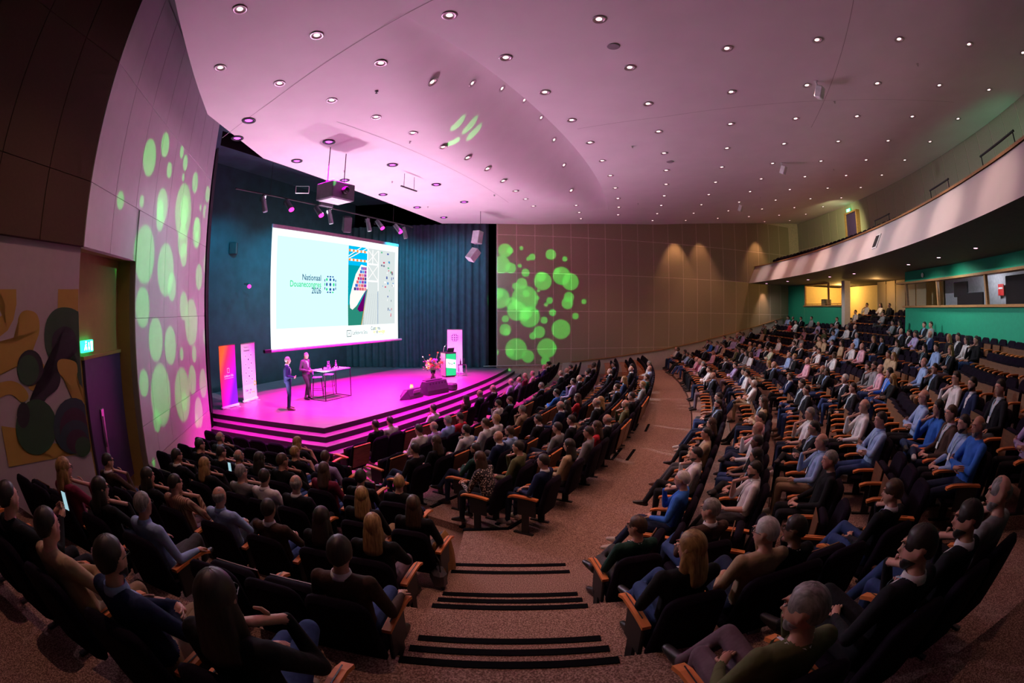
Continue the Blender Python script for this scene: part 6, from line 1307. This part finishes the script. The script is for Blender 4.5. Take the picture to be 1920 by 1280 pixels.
for n, (d, p, rz_, oc, last, blk, row, c, i) in enumerate(seats):
    if n < 300:
        o = empty('auditorium_seat', p, rz_, 'dark purple %s, %s from the aisle in %s row %s' % ('seat in use' if oc else 'empty folded seat', nth(i), BLK[blk], NUM[row]), 'seat', 'auditorium seats')
        for nm, me, dx in seat_parts(oc, last, blk == 'F' and not oc, d < 7):
            put(nm, me, o, (dx, 0, 0))
            if nm == 'armrest' and d < 7: put('armrest_slit', ME_slit, o, (dx, 0, 0))
    else:
        Mx = Matrix.Translation(p) @ Matrix.Rotation(rz_, 4, 'Z')
        for k, (nm, me) in enumerate((('b', ME_back), ('c', ME_down if oc else ME_upc), ('a', ME_arm))):
            far.cur = 1 if nm == 'a' else 0; dx = Vector((.28, 0, 0)) if nm == 'a' else Vector()
            far.add([Mx @ (v.co + dx) for v in me.vertices], [tuple(f.vertices) for f in me.polygons])
if far.v:
    o = far.build('rear_auditorium_seats', [M_up, M_arm]); tag(o, 'rows of dark purple auditorium seats in the rear of the hall', 'seats', None, 'stuff')
print('SEATS', len(seats))
# ------------------------------------------------------------------ the sitters
for (blk, row), L_ in rowsd.items():
    L_ = sorted(L_, key=lambda f: f[2] if blk in 'FMWN' else -f[2])
    for i, (b_, r_, c, top, hair, pose) in enumerate(L_):
        p, rz_ = spot_of(blk, row, c); d = (p - Vector((0, 0, EYE))).length
        yaw = {'L': -14 if c > -3.2 else -26, 'W': 32, 'F': 0, 'M': 0, 'N': 0}[blk]
        if blk == 'L': yaw = (18 if row < 5 else 8) if c > -3.4 else -14
        if pose == 0: pose = PR.choice((0, 0, 3, 0, 2)) if d > 6 else PR.choice((0, 3))
        legs = PR.choice((0, 0, 1, 0, 2, 3)) if blk in 'M' else PR.choice((0, 0, 1))
        if (pose, yaw, legs) not in PROTO and len(PROTO) > 22:       # keep the number of different bodies bounded
            opts = [k for k in PROTO if k[1] == yaw and k[0] == pose] or [k for k in PROTO if k[1] == yaw]
            if opts: pose, yaw, legs = PR.choice(opts)
        me, M = proto(pose, yaw, legs)
        lb_ = '%s person in %s, %s sitter from the aisle in %s row %s' % (HW[hair], TOPW[top], nth(i), BLK[blk], NUM[row])
        back = Matrix.Rotation(rz_, 3, 'Z') @ Vector((0, -.03, 0))
        add_person(me, M, p + back, rz_ + R_(PR.uniform(-5, 5)), top, hair, lb_, 'audience in the hall', lan=(PR.choice((1, 2)) if (blk in 'MW' and PR.random() < .5) else None), glasses=(d < 16 and PR.random() < .3), pose=pose, scale=PR.uniform(.965, 1.035), skin=(2 if PR.random() < .08 else None), beard=(hair in 'drcgx' and (d < 14 and PR.random() < .22 or (blk == 'W' and row == 2 and hair == 'd'))))
print('PEOPLE', len(folk), 'PROTOS', len(PROTO))
# ================================================================== the two speakers on stage
def standing(yaw=0, pitch=-4, cross=False, hands=0):
    hip = V3(0, 0, .955); neck = V3(0, -.005, 1.505)
    J = dict(hip=hip, neck=neck, shoulder=(V3(-.185, -.01, 1.425), V3(.185, -.01, 1.425)), head=V3(0, .03, 1.635), yaw=R_(yaw), pitch=R_(pitch), girth=1.12)
    J['knee'] = [V3(-.11, .02, .50), V3(.11, .03, .50)]; J['ankle'] = [V3(-.12, -.03, .09), V3(.12, -.01, .09)]; J['toe'] = [V3(-.16, .15, .03), V3(.17, .17, .03)]
    if cross:
        J['knee'][1] = V3(.02, .12, .52); J['ankle'][1] = V3(-.13, -.02, .12); J['toe'][1] = V3(-.17, .14, .035); J['ankle'][0] = V3(-.02, -.10, .09); J['toe'][0] = V3(-.04, .08, .03); J['knee'][0] = V3(-.08, -.02, .50)
    J['elbow'] = [V3(-.27, -.05, 1.14), V3(.27, -.05, 1.14)]; J['wrist'] = [V3(-.10, .20, 1.06), V3(.10, .20, 1.08)]; J['hand'] = [V3(-.03, .25, 1.07), V3(.03, .26, 1.09)]; J['palm'] = [V3(1, 0, .2), V3(-1, 0, .2)]; J['curl'] = [1.0, 1.0]
    return J
def jacketed(J):
    me, M = human(J)
    # the jacket's skirt below the waist belongs to the top
    n = len(me.polygons); c = np.empty(n * 3); me.polygons.foreach_get('center', c); c = c.reshape(-1, 3); mi = np.empty(n, int); me.polygons.foreach_get('material_index', mi)
    mi[(mi == 3) & (c[:, 2] > .80)] = 1; me.polygons.foreach_set('material_index', mi); return me, M
add_person.std = True
me, M = jacketed(standing(6, -4)); add_person(me, M, (-7.31, 14.31, STAGE_Z), R_(-62), 'n', 'g', 'grey-haired man in navy suit standing at the front of the stage', None, leg=1, skin=0, shoe=1, hairstyle='short')
sp2 = standing(0, -26, True); sp2['head'] = V3(0, .055, 1.625)
me, M = jacketed(sp2); TM['q'] = cloth('top_q', (.075, .070, .085)); TOPW['q'] = 'grey suit'
o = add_person(me, M, (-7.46, 16.15, STAGE_Z), R_(-105), 'q', 'x', 'bald man in grey suit looking down beside the high table', None, leg=2, skin=0, shoe=0); o.material_slots[2].material = M_shirt
add_person.std = False
# ================================================================== things the audience carries
ph_ = glow('phone_glow', (.45, .75, .85), .45)
def phone(loc, rz, lab):
    o = empty('smartphone', loc, rz, lab, 'phone', 'phones held up by the audience'); MB().box((0, 0, 0), (.075, .010, .155), bev=.006).build('body', M_black, o); MB().box((0, -.0056, 0), (.068, .001, .142)).build('display', ph_, o)
for s in PEOPLE.split():
    a = s.split(',')
    if a[4] == '5':
        p, rz_ = spot_of(a[0][0], int(a[0][1:]), float(a[1])); q = p + Matrix.Rotation(rz_, 3, 'Z') @ Vector((.01, .365, 1.00)); phone(q, rz_, 'lit smartphone held up by the %s person in the side block' % HW[a[3]])
# coat hung over the aisle armrest
m = MB(); pts = []
rc = random.Random(4)
for i in range(13):
    for j in range(7):
        u = i / 12; v = j / 6 - .5; a = (u - .30) * 2.6
        x = .05 + (.10 * math.sin(min(1, max(0, u * 2)) * math.pi / 2)); z = .70 - (max(0, u - .30) * .85 if u > .30 else (.30 - u) * .6)
        x = (u - .30) * .16 if u < .35 else .03 + .09 * math.sin((u - .35) * 2.2) ; pts.append((x + .012 * math.sin(9 * v + 6 * u), v * (.42 + .12 * u), z + .012 * math.sin(14 * v)))
m.add(pts, [(i * 7 + j, i * 7 + j + 1, (i + 1) * 7 + j + 1, (i + 1) * 7 + j) for i in range(12) for j in range(6)])
p, rz_ = spot_of('L', 4, lb_end(5.2) - .40)
coat = m.build('coat', cloth('camel_coat', (.20, .095, .030)), None, p + Vector((.30, .0, .0)), (0, 0, rz_), smooth=True); tag(coat, 'brown leather coat draped over the aisle armrest', 'coat')
sol = coat.modifiers.new('thick', 'SOLIDIFY'); sol.thickness = .012
# dark bags on the floor of the wedge block
for x, y, z, lab in ((.86, 2.35, 1.5 - .45, 'dark handbag on the floor beside the aisle armrest'), (-.86, 4.9, .60, 'black shoulder bag standing at the end of a side block row')):
    o = empty('handbag', (x, y, z), .4, lab, 'bag'); MB().box((0, 0, .13), (.16, .34, .26), bev=.06).build('pouch', M_black2, o); MB().path([(0, -.12, .24), (0, -.10, .38), (0, .10, .38), (0, .12, .24)], .009, 6).build('handle', M_black, o)
# ================================================================== balcony and booths
for k in range(34):
    ph = -6.2 - .46 * k; p = pol(64.85, ph, EYE + 2.95)
    o = empty('folding_chair', p, R_(ph) + R_(90), 'dark folding chair, %s from the long wall along the balcony front' % nth(k), 'chair', 'balcony seats'); put('backrest', ME_back, o, (0, 0, -.18)); put('seat_cushion', ME_upc, o, (0, 0, -.18))
for a0, a1, lab in ((-19.6, -20.9, 'short dark handrail on the balcony parapet farther along'), (-24.0, -25.2, 'dark handrail on the balcony parapet in the middle'), (-27.0, -28.6, 'dark handrail on the balcony parapet nearest the camera')):
    o = empty('balcony_handrail', (0, 0, 0), 0, lab, 'handrail', 'balcony handrails')
    pts = [pol(64.25, a0 + (a1 - a0) * t, EYE + 3.50) for t in (0, .33, .67, 1)]; MB().path(pts, .025, 8).build('rail', M_black, o)
    for t in (.03, .97): MB().tube(pol(64.25, a0 + (a1 - a0) * t, EYE + 3.22), pol(64.25, a0 + (a1 - a0) * t, EYE + 3.50), .016, n=6).build('post', M_black, o)
o = empty('projection_port', pol(63.93, -20.3, EYE + 2.62), R_(-20.3), 'small dark tilted opening in the white balcony front', 'opening')
tp = Matrix.Rotation(R_(28), 3, 'Y'); MB().box((-.02, 0, 0), (.05, .42, .58), tp).build('port_frame', M_white, o); MB().box((-.035, .02, 0), (.06, .30, .46), tp).build('port_pane', M_black, o)
# soffit lamps under the balcony
sm = MB().lathe([(0, 0), (.07, 0), (.085, .02), (.0, .02)], 14).mesh('lamp', glow('soffit_lamp', (1.0, .45, .65), 3.0)); sr_ = MB().lathe([(.075, .004), (.11, 0), (.11, .02), (.075, .02)], 16).mesh('trim_ring', M_black)
for i, (x, y) in enumerate([(16.8, 28.5), (16.7, 25.6), (16.8, 23.4), (16.4, 20.7), (16.0, 18.1), (14.7, 13.0), (13.7, 10.5), (12.6, 8.0)]):
    o = empty('soffit_lamp', (x, y, EYE + 2.03), 0, 'small pink lamp under the balcony, %s from the long wall' % nth(i), 'ceiling light', 'lamps under the balcony'); put('lamp', sm, o); put('trim_ring', sr_, o)
    R = rad(x, y); ph = ang(x, y); spot('soffit_beam', (x, y, EYE + 2.0), pol(R + 1.6, ph, EYE - .6), (1.0, .95, .92), 60, 120, .9, .06)
spot('soffit_beam', pol(66.3, -21.0, EYE + 1.98), pol(67.6, -21.0, EYE - .4), (.8, 1, .95), 45, 140, .9, .06); spot('soffit_beam', pol(66.3, -27.0, EYE + 1.98), pol(67.6, -26.0, EYE - .4), (.8, 1, .95), 45, 140, .9, .06)
# warm light inside the left control booth, a grey room behind the right one
def bulb(loc, col, pw, r=.12):
    l = bpy.data.lights.new('booth_lamp', 'POINT'); l.energy = pw; l.color = col; l.shadow_soft_size = r; o = bpy.data.objects.new('booth_lamp', l); COL.objects.link(o); o.location = loc
bulb(pol(69.3, -7.6, EYE + 1.75), (1.0, .58, .14), 120); bulb(pol(68.3, -12.9, EYE + 1.7), (1.0, .55, .18), 34); bulb(pol(68.9, -20.6, EYE + 1.75), (.9, .92, 1.0), 30)
# posts and glazing bars of the left booth window
for ph in (-6.12, -8.95): MB().box((0, 0, 0), (.12, .10, 1.4), bev=.01).build('booth_post', M_oak, lo, pol(67.45, ph, EYE + 1.33), (0, 0, R_(ph)))
MB().ring(67.40, 67.5, -8.95, -6.1, EYE + 1.96, EYE + 2.04).build('booth_head', M_oak, lo)
for i, ph in enumerate((-6.5, -7.1, -7.7, -8.3, -8.9, -9.5, -10.1)): MB().tube(pol(67.36, ph, EYE + .60), pol(67.36, ph, EYE + .74), .012, n=5).build('rail_post', M_oak, lo)
MB().path([pol(67.36, ph, EYE + .74) for ph in (-6.1, -7.2, -8.3, -9.4, -10.5)], .02, 6).build('hand_rail', M_oak, lo)
o = empty('control_desk', pol(68.6, -7.0, EYE + .1), R_(-7), 'dark equipment rack in the yellow-lit booth', 'rack'); MB().box((0, 0, .5), (.5, .62, 1.0), bev=.02).build('case', M_black2, o); MB().box((-.26, 0, .55), (.01, .52, .8)).build('front_panel', mat('rack_face', (.2, .19, .17), .5), o)
me, M = proto(0, 0, 0); add_person(me, M, pol(68.1, -9.9, EYE - .05), R_(-9.9 + 90), 'K', 'd', 'dark-haired person in black sitting in the yellow-lit booth', None)
MB().ring(67.6, 70.5, -10.6, -6.1, EYE - .15, EYE - .05).build('booth_floor', M_black, lo)
M_scrn = mat('switched_off_display', (.012, .012, .016), .25)
for ph, w_, h_, z, lab in ((-20.3, 1.1, .55, 1.18, 'dark display hung in the control booth window'), (-20.9, 2.0, .60, .74, 'long dark mixing desk behind the booth sill'), (-24.0, 2.2, .92, 1.02, 'dark curtain panel filling the booth window nearest the camera')):
    o = empty('booth_equipment', pol(67.95, ph, EYE + z), R_(ph) + R_(90), lab, 'equipment'); MB().box((0, 0, 0), (w_, .08, h_), bev=.02).build('case', M_scrn, o); MB().box((0, -.06, -h_ / 2 + .02), (w_ * .2, .10, .04)).build('foot', M_black, o)
o = empty('red_notice', pol(69.78, -20.9, EYE + 1.25), R_(-20.9) + R_(90), 'small red notice on the grey booth wall', 'notice'); MB().box((0, 0, 0), (.42, .02, .42)).build('plate', mat('red_plate', (.6, .02, .02), .5), o); MB().box((.02, .012, .06), (.30, .006, .06)).build('stripe', M_white, o)
tag(MB().lathe([(0, 0), (.09, 0), (.10, .03), (0, .05)], 16, (0, 0, 0), Matrix.Rotation(R_(90), 3, 'Y')).build('round_wall_clock', M_white, None, pol(67.36, -18.3, EYE + 1.80), (0, 0, R_(180 - 18.3))), 'small round white fitting on the green band', 'fitting')
# green wash on the upper balcony wall
spot('balcony_wash_lamp', pol(67.3, -29.0, EYE + 3.7), pol(68.6, -24.0, EYE + 4.6), (.05, 1.0, .45), 420, 52, .9, .1); spot('balcony_wash_lamp', pol(66.2, -12, EYE + 5.9), pol(68.6, -9, EYE + 4.2), (.85, .85, .40), 360, 110, .9, .1)

# lamps of the hall ceiling turned on the balcony front
for k, ph in enumerate((-6.5, -9.0, -11.8, -14.5, -17.2, -19.8, -22.5, -25.3, -28.0)):
    spot('balcony_lantern', pol(60.5, ph + .6, zceil(60.5) - .1), pol(63.9, ph, EYE + 2.5), (1.0, .72, .66), 330 if k % 2 else 190, 30, .9, .08)
